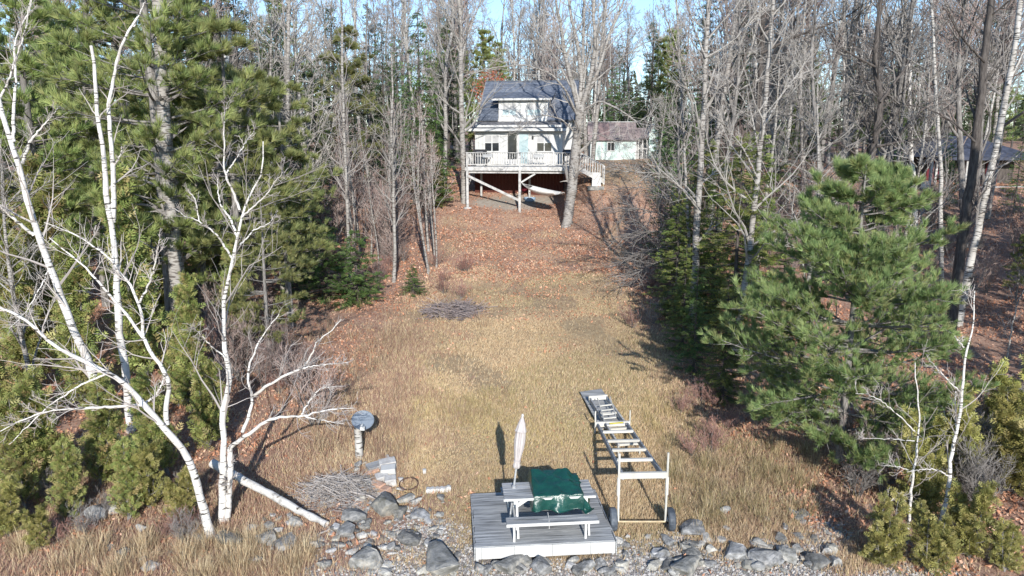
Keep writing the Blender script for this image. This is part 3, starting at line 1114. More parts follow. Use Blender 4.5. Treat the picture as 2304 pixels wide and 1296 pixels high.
# low porch roof
pr = MB().slab([(-.62, -.5, 2.38), (6.05, -.5, 2.38), (6.05, 2.3, 2.93), (-.3, 2.3, 2.93)], .07).build('porch_roof', M['roof_low'], house)
MB().box(-.64, 6.07, -.53, -.5, 2.22, 2.39).build('fascia', M['white_paint'], pr)
MB().box(-.42, 6.02, -.5, -.0, 2.24, 2.28).build('soffit', M['siding'], pr)
for k in range(9):
    yy = -.5 + k * .31
    zz = 2.38 + (yy + .5) * .55 / 2.8
    z2 = 2.38 + (yy + .81) * .55 / 2.8
    MB().slab([(-.6, yy, zz + .02), (6.04, yy, zz + .02), (6.04, yy + .31, z2 + .005), (-.4, yy + .31, z2 + .005)], .008).build('shingle_course', M['roof_low'], pr)
# skirting below the floor
sk = MB()
for k in range(28):
    X = -.05 + k * .21
    sk.box(X, X + .2, .0, .04, min(hground(X, 0) - .1, -1.2), -.32)
sk.box(-.02, .03, .05, 6, -2.2, -.32)
sk.box(5.8, 5.85, .05, 6, -2.2, -.32)
sk.build('skirting', M['skirt'], house)
# the open porch
pf = MB()
porch = thing('porch', None, None)
porch.parent = house
PX0, PX1, PY0 = -.05, 7.0, -2.9
for k in range(20):
    yy = PY0 + k * .145
    MB().box(PX0, PX1, yy, yy + .138, -.05, 0).build('floor_board', M['weathered_pale'], porch)
MB().box(PX0 - .02, PX1 + .02, PY0 - .05, PY0 - .003, -.24, -.02).build('fascia', M['weathered_pale'], porch)
MB().box(PX1 + .003, PX1 + .05, PY0 - .05, 0, -.24, -.02).build('fascia', M['weathered_pale'], porch)
MB().box(PX0 - .05, PX0 - .003, PY0 - .05, 0, -.24, -.02).build('fascia', M['weathered_pale'], porch)
for k in range(10):
    MB().box(PX0 + .1 + k * .75, PX0 + .15 + k * .75, PY0, -.1, -.22, -.055).build('joist', M['weathered_pale'], porch)
MB().box(PX0, PX1, PY0 + .1, PY0 + .2, -.4, -.225).build('beam', M['weathered_pale'], porch)
for X in (PX0 + .08, 3.35, PX1 - .25):
    zb = hground(X, PY0 + .1)
    bevel(MB().box(X - .075, X + .075, PY0 - .0, PY0 + .13, zb - .1, .0 if X == 3.35 else 0).build('post', M['weathered_pale'], porch, (0, -.06, 0)))
for X in (.5, 3.7, 6.6):
    zb = hground(X, -.6)
    MB().box(X - .06, X + .06, -.66, -.54, zb - .1, -.24).build('post', M['weathered_pale'], porch)
MB().beam((PX0 + .1, PY0 - .09, -.55), (3.3, PY0 - .09, -2.05), .05, .15).build('brace', M['weathered_pale'], porch)
MB().beam((PX0 + .08, PY0 + .15, -1.2), (PX0 + .08, -.6, -.4), .05, .1).build('brace', M['weathered_pale'], porch)
MB().beam((3.35, PY0 + .1, -1.0), (4.3, PY0 + .1, -.42), .05, .1).build('brace', M['weathered_pale'], porch)
# footing of the corner post
ft = MB().cyl((PX0 + .08, PY0, hground(0, PY0) - .2), (PX0 + .08, PY0, hground(0, PY0) + .06), .32, 14, .24).build('footing', M['concrete'], porch)
# railing
rl = MB().box(PX0, PX1, PY0 - .02, PY0 + .12, .84, .88).build('top_rail', M['weathered_pale'], porch)
MB().box(PX0, PX1, PY0 + .03, PY0 + .07, .10, .17).build('bottom_rail', M['weathered_pale'], porch)
bm_ = MB().box(-.022, .022, -.022, .022, .17, .84).mesh('baluster', M['weathered_pale'])
X = PX0 + .14
while X < PX1 - .1:
    link('baluster', bm_, porch, (X, PY0 + .05, 0))
    X += .155
for X in (PX0 + .06, 3.35, PX1 - .06):
    MB().box(X - .05, X + .05, PY0 - .01, PY0 + .09, 0, .9).build('rail_post', M['weathered_pale'], porch, (0, .012, 0))
for xs_ in (PX0 + .03,):
    MB().box(xs_ - .05, xs_ + .05, PY0 + .12, -.05, .84, .88).build('top_rail', M['weathered_pale'], porch)
    MB().box(xs_ - .02, xs_ + .02, PY0 + .12, -.05, .10, .17).build('bottom_rail', M['weathered_pale'], porch)
    yy = PY0 + .2
    while yy < -.1:
        link('baluster', bm_, porch, (xs_, yy, 0))
        yy += .155
MB().box(PX1 - .08, PX1 + .02, -1.6, -.05, .84, .88).build('top_rail', M['weathered_pale'], porch)
# stairs down to the right
st = thing('stairs', None, None)
st.parent = house
SZ = hground(8.3, -2.2)
nst = 6
for k in range(nst):
    z = SZ * (k + 1) / (nst + .6)
    MB().box(PX1 + .06 + k * .24, PX1 + .32 + k * .24, PY0 + .05, PY0 + 1.05, z - .045, z).build('tread', M['weathered_pale'], st)
for yy in (PY0 + .02, PY0 + 1.08):
    MB().beam((PX1 + .05, yy, -.12), (PX1 + .05 + nst * .25, yy, SZ + .06), .045, .24).build('stringer', M['weathered_pale'], st)
    MB().beam((PX1, yy, .88), (PX1 + .05 + nst * .25, yy, SZ + 1.0), .09, .05).build('handrail', M['weathered_pale'], st)
    for k in range(10):
        t = (k + .3) / 10
        xk = PX1 + .05 + nst * .25 * t
        zk = -.05 + (SZ + .1) * t
        MB().box(xk - .02, xk + .02, yy - .02, yy + .02, zk, zk + .95 - .07 * t).build('baluster', M['weathered_pale'], st)
    xk = PX1 + .05 + nst * .25
    MB().box(xk - .04, xk + .04, yy - .045, yy + .045, SZ - .1, SZ + 1.0).build('post', M['weathered_pale'], st)


def hw(X, Y, Z):
    return (HO[0] + X * _c - Y * _s, HO[1] + X * _s + Y * _c, HZ + Z)


# things on and below the porch
def rail_box(X, label):
    g = thing('planter_box', label, 'planter', hw(X, PY0 - .02, .58), HR, 'planter boxes hung on the porch rail')
    q = MB()
    q.slab([(-.3, -.16, .2), (.3, -.16, .2), (.3, -.2, 0), (-.3, -.2, 0)], .02)
    q.box(-.3, .3, -.19, -.01, 0, .02)
    q.box(-.3, -.28, -.16, -.01, .02, .2)
    q.box(.28, .3, -.16, -.01, .02, .2)
    q.box(-.28, .28, -.03, -.01, .02, .2)
    q.build('trough', M['weathered'], g)
    MB().box(-.27, .27, -.15, -.035, .12, .17).build('soil', M['rust'], g)


rail_box(1.35, 'long grey planter box on the porch rail below the left window pair')
rail_box(4.55, 'long grey planter box on the porch rail below the right window pair')
# lidded barbecues
for X, Y, lab in ((6.35, -2.1, 'black lidded barbecue on the porch beside the big birch trunk'), (.55, -1.1, 'dark covered barbecue at the left end of the porch')):
    g = thing('barbecue', lab, 'barbecue', hw(X, Y, 0), HR)
    MB().cyl((-.42, -.2, .75), (.42, -.2, .75), .01, 6)
    lid = MB()
    prof = [(math.cos(a) * .27, math.sin(a) * .24) for a in np.linspace(0, math.pi, 9)]
    V = [(xx, p[0], .82 + p[1]) for xx in (-.38, .38) for p in prof]
    lid.add(V, [(k, k + 1, 10 + k, 9 + k) for k in range(8)], [(0, k, k + 1) for k in range(1, 8)] + [(9, 10 + k, 9 + k) for k in range(1, 8)])
    lid.build('lid', M['black_metal'], g)
    MB().box(-.4, .4, -.28, .28, .66, .82).build('firebox', M['black_metal'], g)
    for sx in (-1, 1):
        MB().box(sx * .42 if sx > 0 else -.68, .68 if sx > 0 else -.42, -.22, .22, .76, .8).build('side_shelf', M['black_metal'], g)
        for sy in (-1, 1):
            MB().box(sx * .36 - .025, sx * .36 + .025, sy * .24 - .025, sy * .24 + .025, 0, .66).build('leg', M['black_metal'], g)
    MB().cyl((-.2, -.3, .9), (.2, -.3, .9), .015, 8).build('handle', M['steel'], g)
# hammock between the middle post and the big birch
ha = np.array(hw(3.5, PY0 - .15, -1.0))
hb = np.array([3.1, 43.35, 5.3])
hm = thing('hammock', 'pale rope hammock slung under the porch beside the big birch trunk', 'hammock', (ha + hb) / 2)
mid = (ha + hb) / 2
nu, nv = 25, 9
V = []
dirv = nrm(hb - ha)
sidev = nrm(np.cross(dirv, [0, 0, 1]))
for i in range(nu):
    t = .17 + .66 * i / (nu - 1)
    wd = .55 * math.sin(math.pi * (.12 + .76 * i / (nu - 1))) ** .5
    for j in range(nv):
        s_ = (j / (nv - 1) - .5) * 2
        p = ha + (hb - ha) * t + sidev * s_ * wd - np.array([0, 0, 0.42 * math.sin(math.pi * t) - .30 * s_ * s_ * math.sin(math.pi * t)])
        V.append(p - mid)
Q = [(i * nv + j, i * nv + j + 1, (i + 1) * nv + j + 1, (i + 1) * nv + j) for i in range(nu - 1) for j in range(nv - 1)]
bed = link('bed', make_mesh('bed', np.array(V), Q, mat=M['rope'], smooth=True), hm)
sm = bed.modifiers.new('thick', 'SOLIDIFY')
sm.thickness = .02
rp = []
for i0, a in ((0, ha), (nu - 1, hb)):
    for j in range(0, nv, 2):
        q = np.array(V[i0 * nv + j])
        rp.append(resample([a - mid, ((a - mid) + q) / 2 - [0, 0, .03], q], 6))
RV, RQ = tubes(np.array(rp), np.full((len(rp), 6), .012), 5)
link('rope', make_mesh('rope', RV, RQ, mat=M['rope']), hm)
# small red cart and blue tub left under the porch
p = gnd(1183, 436)
g = thing('garden_cart', 'small dark red garden cart under the porch beside the middle post', 'cart', p, .3)
tub = MB()
tub.lathe([(.0, .18), (.3, .18), (.42, .42), (.44, .44), (.40, .43), (.28, .22)], 14)
tub.build('tub', M['crimson'], g)
for s_ in (-1, 1):
    MB().cyl((s_ * .36 - .03, 0, .14), (s_ * .36 + .03, 0, .14), .16, 14).build('wheel', M['black_metal'], g)
MB().beam((0, -.35, .3), (0, -.85, .12), .04, .04).build('handle', M['black_metal'], g)
MB().box(-.36, .36, -.02, .02, .12, .18).build('axle', M['black_metal'], g)
p = gnd(1192, 452)
g = thing('plastic_tub', 'pale blue plastic tub on the ground under the hammock', 'tub', p, .1)
MB().lathe([(.0, .02), (.3, .02), (.36, .2), (.39, .2), (.39, .16), (.33, -.01)], 16).build('bowl', M['blue'], g)
MB().lathe([(.36, .2), (.37, .23), (.40, .23), (.39, .2)], 16).build('rim', M['blue'], g)
# white board beside the stair foot on a slab
p = at(1342, 412, 45.2)
p[2] = float(gz(p[0], p[1])) + .06
g = thing('white_board', 'upright white board standing on a grey slab at the foot of the stairs', 'board', p, rad(-6))
MB().slab([(-.28, .0, .02), (.28, 0, .02), (.24, .1, .85), (-.24, .1, .85)], .04).build('panel', M['white_paint'], g)
MB().beam((-.24, .12, .8), (-.24, .42, .02), .04, .04).build('prop', M['white_paint'], g)
MB().beam((.24, .12, .8), (.24, .42, .02), .04, .04).build('prop', M['white_paint'], g)
ss = MB().box(-.5, .5, -.35, .4, -.15, .07).build('stone_slab', M['rock'], None, p + np.array([-.05, .05, -.06]))
tag(ss, 'flat grey stone slab under the upright white board', 'slab')
p = p + np.array([.42, .05, -.06])
sk_ = thing('marker_stake', 'thin tan wooden stake beside the white board', 'stake', p)
MB().box(-.025, .025, -.02, .02, -.1, .9).build('shaft', M['plank_new'], sk_)
MB().add([(-.025, -.02, .9), (.025, -.02, .9), (.025, .02, .9), (-.025, .02, .9), (0, 0, .97)], [], [(0, 1, 4), (1, 2, 4), (2, 3, 4), (3, 0, 4)]).build('tip', M['plank_new'], sk_)

# ------------------------------------------------------------------ the mint shed
SX = spot(1328, 70)
shed = thing('garden_shed', 'low mint and white shed with rusty brown metal roof behind the cottage', 'shed', (SX[0], 70, 6.8), rad(-3))
SW_, SD_, SH_ = 4.3, 4.0, 1.85
q = MB()
q.box(0, SW_, 0, .08, -.4, SH_)
q.box(0, SW_, SD_ - .08, SD_, -.4, SH_)
for xx in (0, SW_ - .08):
    q.add([(xx, .08, -.4), (xx, SD_ - .08, -.4), (xx, SD_ - .08, SH_), (xx, SD_ / 2, SH_ + 1.5), (xx, .08, SH_), (xx + .08, .08, -.4), (xx + .08, SD_ - .08, -.4), (xx + .08, SD_ - .08, SH_), (xx + .08, SD_ / 2, SH_ + 1.5), (xx + .08, .08, SH_)],
          [(0, 1, 2, 4), (9, 7, 6, 5)], [(2, 3, 4), (9, 8, 7)])
q.build('wall', M['mint'], shed)
rr = thing('roof', None, None)
rr.parent = shed
k0 = 9
for k in range(k0):
    xa = -.25 + (SW_ + .35) * k / k0
    xb = -.25 + (SW_ + .35) * (k + 1) / k0 - .012
    for a, b_, z0, z1 in ((-.3, SD_ / 2, SH_ - .2, SH_ + 1.53), (SD_ + .3, SD_ / 2, SH_ - .2, SH_ + 1.53)):
        pm = M['rust_red'] if (k in (2, 3) and a < 0) else M['rust_roof']
        MB().slab([(xa, a, z0 + .06), (xb, a, z0 + .06), (xb, b_, z1 + .06), (xa, b_, z1 + .06)] if a < 0 else [(xb, a, z0 + .06), (xa, a, z0 + .06), (xa, b_, z1 + .06), (xb, b_, z1 + .06)], .03).build('roof_panel', pm, rr)
MB().box(-.25, SW_ + .1, SD_ / 2 - .1, SD_ / 2 + .1, SH_ + 1.585, SH_ + 1.63).build('ridge_cap', M['steel'], rr)
window(shed, 1.62, 2.2, .78, 1.5, -.002, 2, 0)
for X in (.02, 1.0, SW_ - .1):
    MB().box(X, X + .1, -.025, -.002, -.2, SH_ - .2).build('corner_board', M['white_paint'], shed)
# lean-to and tall gable at the right end
lean = thing('lean_to', None, None)
lean.parent = shed
for X in (SW_ + .15, SW_ + .55, SW_ + .95):
    MB().box(X, X + .1, .3, .4, -.3, 1.9).build('post', M['weathered_pale'], lean)
MB().box(SW_, SW_ + 1.1, 1.2, 1.3, -.3, 1.9).build('back_wall', M['weathered'], lean)
MB().slab([(SW_ + .11, 0, 1.9), (SW_ + 1.12, 0, 1.9), (SW_ + 1.12, 2, 2.9), (SW_ + .11, 2, 2.9)], .05).build('lean_to_roof', M['rust_roof'], lean)
MB().box(SW_ + .1, SW_ + 1.1, .32, .36, .9, 1.0).build('cross_rail', M['weathered_pale'], lean)
gq = MB()
gx0, gx1 = SW_ + 1.15, SW_ + 1.95
for y0_, y1_ in ((-.1, .0),):
    gq.add([(gx0, y0_, -.4), (gx1, y0_, -.4), (gx1, y0_, 2.3), ((gx0 + gx1) / 2, y0_, 3.2), (gx0, y0_, 2.3), (gx0, 3, -.4), (gx1, 3, -.4), (gx1, 3, 2.3), ((gx0 + gx1) / 2, 3, 3.2), (gx0, 3, 2.3)],
           [(0, 1, 2, 4), (9, 7, 6, 5), (0, 4, 9, 5), (1, 6, 7, 2)], [(2, 3, 4), (9, 8, 7)])
gq.build('gable_wall', M['mint'], shed)
gr2 = MB()
xm = (gx0 + gx1) / 2
gr2.slab([(gx0 - .2, -.3, 2.0), (xm, -.3, 3.28), (xm, 3.2, 3.28), (gx0 - .2, 3.2, 2.0)], .05)
gr2.slab([(xm, -.3, 3.28), (gx1 + .2, -.3, 2.0), (gx1 + .2, 3.2, 2.0), (xm, 3.2, 3.28)], .05)
gr2.build('gable_roof', M['white_paint'], shed)

# ------------------------------------------------------------------ the cabin in the trees at the right
cb_ = spot(2185, 50)
cabin = thing('forest_cabin', 'dark cabin with navy hipped roof and crimson walls coloured dark for shade, half hidden behind the right trees', 'house', (cb_[0], 50, float(gz(cb_[0], 50)) + .1), rad(6))
zc0 = 1.75
MB().box(-3.2, 3.4, .5, 5.5, -.6, 1.9).build('wall', M['bark_dark'], cabin)  # cabin wall and shutters take darker colours that stand in for shade
MB().box(-3.0, -1.9, .44, .49, -.2, 1.5).build('shutter', M['crimson'], cabin)
MB().box(1.3, 2.2, .44, .49, -.2, 1.3).build('shutter', M['crimson'], cabin)
q = MB()
q.add([(-3.9, -.9, zc0), (4.4, -.9, zc0 - .1), (4.4, 6, zc0 - .1), (-3.9, 6, zc0), (-1.2, 2.6, 3.15), (1.6, 2.6, 3.15)], [(0, 1, 5, 4), (2, 3, 4, 5)], [(3, 0, 4), (1, 2, 5)])
q.box(-3.9, 4.4, -.92, -.86, zc0 - .22, zc0 - .02)
q.build('roof', M['navy_roof'], cabin)
for X in (-3.5, -3.15, -1.0, 1.1, 3.8):
    MB().box(X - .07, X + .07, -.75, -.6, -.7, zc0 - .1).build('post', M['weathered_pale'], cabin)
MB().box(-3.7, 4.2, -.8, .5, -.35, -.2).build('porch_floor', M['weathered'], cabin)
window(cabin, -1.8, -1.1, .6, 1.5, .497, 2, 0, 'glass')
window(cabin, .2, 1.1, .6, 1.5, .497, 2, 0, 'glass')
MB().box(-.9, -.1, .44, .497, -.2, 1.6).build('door', M['bark_dark'], cabin)
MB().slab([(-4.3, -1.0, -.4), (-3.7, -1.0, -.4), (-3.7, -1.0, .2), (-4.3, -1.0, .2)], .05).build('white_panel', M['weathered_pale'], cabin)
MB().slab([(4.0, -.6, 1.72), (6.6, -.4, .75), (6.6, 1.2, .85), (4.0, 1.2, 1.8)], .08).build('side_roof', M['navy_roof'], cabin)

# ------------------------------------------------------------------ the platform by the water
dk = thing('lake_platform', 'weathered grey plank platform by the shore under the picnic table', 'platform', (DECK_O[0], DECK_O[1], 0), DECK_A)
r4 = np.random.default_rng(44)
npl = 16
pw = 2.25 / npl
for k in range(npl):
    zt = .25 + r4.uniform(-.0008, .0008)
    cut = 2.8 + r4.uniform(-.012, .012)
    o = MB().box(r4.uniform(-.012, .012), cut, k * pw + .0008, (k + 1) * pw - .0008, zt - .038, zt).build('plank', M['weathered'], dk)
fl = [0.0, .12, .77, 1.52, 2.3, 2.8]
for a, b_ in zip(fl[:-1], fl[1:]):
    MB().box(a + .003, b_ - .003, -.03, -.004, -.02 + .01, .235).build('fascia_board', M['white_paint'], dk)
for xx in (0.01, 1.35, 2.74):
    MB().box(xx, xx + .05, .01, 2.24, -.1, .208).build('bearer', M['weathered'], dk)
MB().box(-.028, -.004, 0, 2.25, -.05, .235).build('side_board', M['weathered'], dk)
MB().box(2.816, 2.84, 0, 2.25, -.05, .235).build('side_board', M['weathered'], dk)

# ------------------------------------------------------------------ picnic table
tb = thing('picnic_table', 'grey weathered picnic table with attached benches on the platform', 'picnic table', (.74, 14.14, .25), rad(5.2))
for k in range(5):
    y0_ = -.37 + k * .148
    bevel(MB().box(-.93, .93, y0_ + .004, y0_ + .144, .70, .74).build('tabletop_plank', M['weathered'], tb), .006)
MB().box(-.945, .945, -.375, -.37, .69, .738).build('edge_strip', M['white_paint'], tb)
for sy in (-1, 1):
    bb = MB().box(-.92, .92, sy * .68 - .14, sy * .68 - .004, .39, .43).build('bench_plank', M['weathered'], tb)
    bevel(bb, .006)
    bevel(MB().box(-.92, .92, sy * .68 + .004, sy * .68 + .14, .39, .43).build('bench_plank', M['weathered'], tb), .006)
MB().box(-.925, .925, -.827, -.822, .37, .428).build('edge_strip', M['white_paint'], tb)
for sx in (-.72, .72):
    MB().box(sx - .02, sx + .02, -.82, .82, .30, .388).build('bench_support', M['white_paint'], tb)
    MB().box(sx - .02, sx + .02, -.36, .36, .61, .698).build('top_support', M['white_paint'], tb)
    for sy in (-1, 1):
        MB().beam((sx + .045, sy * .62, .0), (sx + .045, sy * .25, .7), .04, .09, (0, 1, 0)).build('leg', M['white_paint'], tb)
        MB().box(sx - .065, sx - .024, sy * .70 - .04, sy * .70 + .04, 0, .385).build('leg', M['white_paint'], tb)
    MB().beam((sx - math.copysign(.02, sx), 0, .36), (sx - math.copysign(.5, sx), 0, .69), .04, .08).build('brace', M['white_paint'], tb)

# closed parasol standing through the table
pb = at(1156, 1098, 14.2)
pt = at(1176, 934, 14.35)
um = thing('parasol', 'closed taupe patio umbrella leaning slightly over the picnic table', 'umbrella', pb)
ax = Vector(pt - pb)
um.rotation_mode = 'QUATERNION'
um.rotation_quaternion = Vector((0, 0, 1)).rotation_difference(ax.normalized())
HU = ax.length
MB().cyl((0, 0, -.72), (0, 0, HU - .05), .022, 10).build('pole', M['steel'], um)
MB().lathe([(.0, .0), (.05, .0), (.05, .05), (.03, .07), (.0, .07)], 12).build('table_collar', M['steel'], um)


def fold(an, z):
    return 1 + .16 * math.sin(an * 8 + z * 1.5) + .06 * math.sin(an * 3 + 1)


cn = MB().lathe([(.03, .42), (.065, .44), (.07, .50), (.05, .58), (.065, .68), (.09, .85), (.10, 1.0), (.095, 1.15), (.085, HU - .3), (.06, HU - .15)], 40, fold).build('canopy', M['canvas'], um, smooth=True)
MB().lathe([(.02, HU - .04), (.045, HU - .1), (.08, HU - .22), (.115, HU - .335), (.122, HU - .35), (.105, HU - .345), (.02, HU - .2)], 32, lambda a, z: 1 + .1 * math.sin(a * 8)).build('vent_cap', M['canvas'], um, smooth=True)
MB().lathe([(.062, .575), (.075, .57), (.075, .60), (.062, .605)], 16).build('tie_strap', M['canvas'], um)
MB().lathe([(.0, HU + .03), (.02, HU + .02), (.028, HU - .01), (.02, HU - .045), (.0, HU - .05)], 10).build('finial', M['white_paint'], um)

# green tarp over something piled on the table
tr_ = thing('tarpaulin', 'dark green shiny tarpaulin draped over the right half of the picnic table', 'tarpaulin', (.92, 14.18, .25), rad(5.2))
nu, nv = 72, 64
uu = np.linspace(-1, 1, nu)
vv = np.linspace(-1, 1, nv)
U, Vv = np.meshgrid(uu, vv)
a_, b_ = .50, .39                       # half size of the pile
ex, ey = .36, .44                       # length of the hanging skirts
sx_, sy_ = U * (a_ + ex), Vv * (b_ + ey)
ox, oy = np.maximum(np.abs(sx_) - a_, 0), np.maximum(np.abs(sy_) - b_, 0)
fx = vnoise(U * 6, Vv * 2, 1.6, 31) - .5
fy = vnoise(U * 7, Vv * 7, 1.3, 32) - .5
drop = np.hypot(ox, oy)
X = np.sign(sx_) * (np.minimum(np.abs(sx_), a_) + .16 * ox * (1 + 1.2 * fy))
Y = np.sign(sy_) * (np.minimum(np.abs(sy_), b_) + .2 * oy * (1 + .7 * np.sin(U * 9 + 1) + 1.5 * fx))
base = .875 + .105 * (np.clip(sy_, -b_, b_) / b_) - .10 * sstep(.25, .42, sx_) * (np.clip(sy_, -b_, b_) / b_ + 1) / 2
Z = base - np.where(drop > 0, drop * .93, 0)
rid = 1 - np.abs(2 * vnoise(U * 4 + .6 * Vv, Vv * 4, 1.5, 35) - 1) * 2.2
rid2 = 1 - np.abs(2 * vnoise(U * 9, Vv * 9 - 3 * U, 1.4, 36) - 1) * 2.5
Z = Z + .03 * np.clip(rid, 0, 1) ** 2 + .018 * np.clip(rid2, 0, 1) ** 2 + .02 * fx
X = X + .05 * fy * (drop > 0) + .12 * sstep(.56, .8, sx_)
floor_ = np.where(Y < -b_ - .02, .47, .46)
Z = Z + (.10 * fx + .09 * np.cos(U * 4 + .6)) * sstep(.1, .5, drop)
Z = np.maximum(Z, floor_ + .02 * fy)
VV = np.stack([X, Y, Z], -1).reshape(-1, 3)
i_ = np.arange(nu * nv).reshape(nv, nu)
Q = np.stack([i_[:-1, :-1], i_[:-1, 1:], i_[1:, 1:], i_[1:, :-1]], -1).reshape(-1, 4)
to = link('sheet', make_mesh('sheet', VV, Q, mat=M['tarp'], smooth=True), tr_)
sm = to.modifiers.new('thick', 'SOLIDIFY')
sm.thickness = .006
cord = resample([(-.25, -.56, .5), (-.25, -.66, .46), (-.26, -.84, .44), (-.26, -.85, .30)], 8)
RV, RQ = tubes(cord[None], np.full((1, 8), .006), 5)
link('tie_cord', make_mesh('tie_cord', RV, RQ, mat=M['rope']), tr_)

# ------------------------------------------------------------------ roll-in dock frame on wheels
yF, zF = 14.22, 1.2
FL = at(1402, 1073, yF)
FR = at(1492, 1071, yF)
RLp = at(1345, 957, 18.5)
RRp = at(1411, 955, 18.5)
dkf = thing('roll_in_dock', 'wheeled aluminium roll-in dock frame with cream cross bars parked on the lawn', 'dock frame', (FL[0], FL[1], float(gz(FL[0], FL[1]))), 0)
O = np.array(dkf.location)


def dl(p):
    return tuple(np.asarray(p) - O)


for a, b_ in ((FL, RLp), (FR, RRp)):
    bevel(MB().beam(dl(a), dl(b_), .05, .13).build('side_rail', M['weathered'], dkf), .008)
for t in (0, .22, .40, .58, .78, 1.0):
    a = FL + (RLp - FL) * t
    b_ = FR + (RRp - FR) * t
    e = .08 if t in (0, 1.0) else -.01
    d_ = nrm(b_ - a)
    zz = np.array([0, 0, .07 if t not in (0, 1.0) else .03])
    bevel(MB().beam(dl(a - d_ * e + zz), dl(b_ + d_ * e + zz), .08, .06 if t not in (0, 1.0) else .13).build('cross_bar', M['cream'], dkf), .006)
wheel_r = .245
for sgn, a in ((-1, FL), (1, FR)):
    gx_ = a[0] + sgn * .09
    g0 = float(gz(gx_, yF)) + .02
    foot = np.array([gx_ - sgn * .01, yF - .02, g0 + wheel_r - .03])
    top = np.array([gx_, yF, a[2] + .52])
    MB().cyl(dl(foot - np.array([0, 0, .02])), dl(top), .024, 8).build('leg', M['cream'], dkf)
    MB().cyl(dl(np.array([gx_, yF, a[2] - .42])), dl(np.array([gx_, yF, a[2] - .02])), .036, 8).build('leg_sleeve', M['cream'], dkf)
    wc = np.array([gx_ + sgn * .10, yF - .02, g0 + wheel_r - .01])
    wo = MB()
    prof = [(.10, -.065), (wheel_r - .03, -.075), (wheel_r - .005, -.05), (wheel_r, 0), (wheel_r - .005, .05), (wheel_r - .03, .075), (.10, .065), (.06, .03), (.0, .03)]
    wo.lathe(prof, 24, lambda an, z: 1 + (.03 if (int(an * 24 / (2 * math.pi) + .5) % 2 == 0 and abs(z) > .02) else 0))
    wh = wo.build('wheel', M['rubber'], dkf, dl(wc), smooth=False)
    wh.rotation_euler = (0, math.pi / 2 * sgn, 0)
    hub = MB().cyl((0, 0, -.08), (0, 0, .08), .055, 12).build('hub', M['steel'], wh)
lf0 = np.array([FL[0] - .08, yF - .02, float(gz(FL[0], yF)) + .2])
rf0 = np.array([FR[0] + .08, yF - .02, float(gz(FR[0], yF)) + .2])
MB().cyl(dl(lf0), dl(rf0), .02, 8).build('axle', M['plank_new'], dkf)
for a, sgn in ((RLp, -1), (RRp, 1)):
    p0 = np.array([a[0] + sgn * .07, a[1], a[2] - .45])
    MB().cyl(dl(p0), dl(p0 + np.array([0, 0, .85])), .018, 8).build('leg', M['cream'], dkf)
# second dock section behind, with a grey board and a small ladder on it
c4 = [gnd(1305, 890), gnd(1353, 883), gnd(1408, 962), gnd(1352, 975)]
bz = np.array([0, 0, .12])
bd = thing('grey_board', 'weathered grey plywood sheet lying on the lawn behind the dock frame', 'board', c4[0])
q = MB().slab([tuple(p - c4[0] + bz) for p in (c4[3], c4[2], c4[1], c4[0])], .03)
q.build('sheet', M['weathered'], bd)
for t in (.1, .9):
    a = c4[0] + (c4[3] - c4[0]) * t
    b_ = c4[1] + (c4[2] - c4[1]) * t
    MB().beam(tuple(a - c4[0] + [0, 0, .05]), tuple(b_ - c4[0] + [0, 0, .05]), .07, .1).build('batten', M['weathered'], bd)
f0, f1, f2, f3 = lift(1327, 897, .3), lift(1364, 894, .3), lift(1440, 1000, .3), lift(1392, 1003, .3)
sf = thing('dock_section', 'narrow grey dock section lying under and behind the wheeled dock frame', 'dock section', f0)
zup = np.array([0, 0, 0])
for a, b_ in ((f0, f3), (f1, f2)):
    MB().beam(tuple(a - f0), tuple(b_ - f0), .045, .11).build('side_rail', M['weathered'], sf)
MB().beam(tuple(f0 - f0 + [-.03, 0, .02]), tuple(f1 - f0 + [.03, 0, .02]), .09, .12).build('end_bar', M['cream'], sf)
for t in (.35, .68, .98):
    a, b_ = f0 + (f3 - f0) * t, f1 + (f2 - f1) * t
    MB().beam(tuple(a - f0), tuple(b_ - f0), .07, .05).build('cross_bar', M['cream'], sf)
for a in (f2, f3):
    h = a[2] - float(gz(a[0], a[1]))
    MB().cyl(tuple(a - f0), tuple(a - f0 - np.array([0, 0, h])), .02, 8).build('leg', M['cream'], sf)
for a in (f0, f1):
    h = a[2] - float(gz(a[0], a[1]))
    MB().cyl(tuple(a - f0), tuple(a - f0 - np.array([0, 0, h])), .02, 8).build('leg', M['cream'], sf)
a = f0 + (f3 - f0) * .5
b_ = f1 + (f2 - f1) * .5
MB().beam(tuple(a - f0 + [.02, -.5, .08]), tuple(b_ - f0 + [-.02, -.5, .08]), .12, .03).build('deck_board', M['white_paint'], sf)
MB().beam(tuple(a - f0 + [.1, -.5, .11]), tuple(b_ - f0 + [-.05, -.5, .11]), .05, .015).build('strap', M['yellow'], sf)
l0, l1, l2, l3 = lift(1344, 903, .36), lift(1372, 899, .36), lift(1386, 947, .36), lift(1358, 950, .36)
ld = thing('boarding_ladder', 'small pale aluminium ladder with hooked ends lying on the grey dock section', 'ladder', l0)
up_ = np.array([0, 0, .10])
for a, b_ in ((l0, l3), (l1, l2)):
    pts_ = np.array([a + [0, -.12, -.02], a + [0, .02, .06], a, a * .5 + b_ * .5, b_]) + up_ - l0
    RV, RQ = tubes(resample(pts_, 12)[None], np.full((1, 12), .016), 6)
    link('side_rail', make_mesh('side_rail', RV, RQ, mat=M['cream'], smooth=True), ld)
for t in (.4, .62, .82, .99):
    MB().beam(tuple(l0 + (l3 - l0) * t + up_ - l0), tuple(l1 + (l2 - l1) * t + up_ - l0), .05, .025).build('rung', M['cream'], ld)

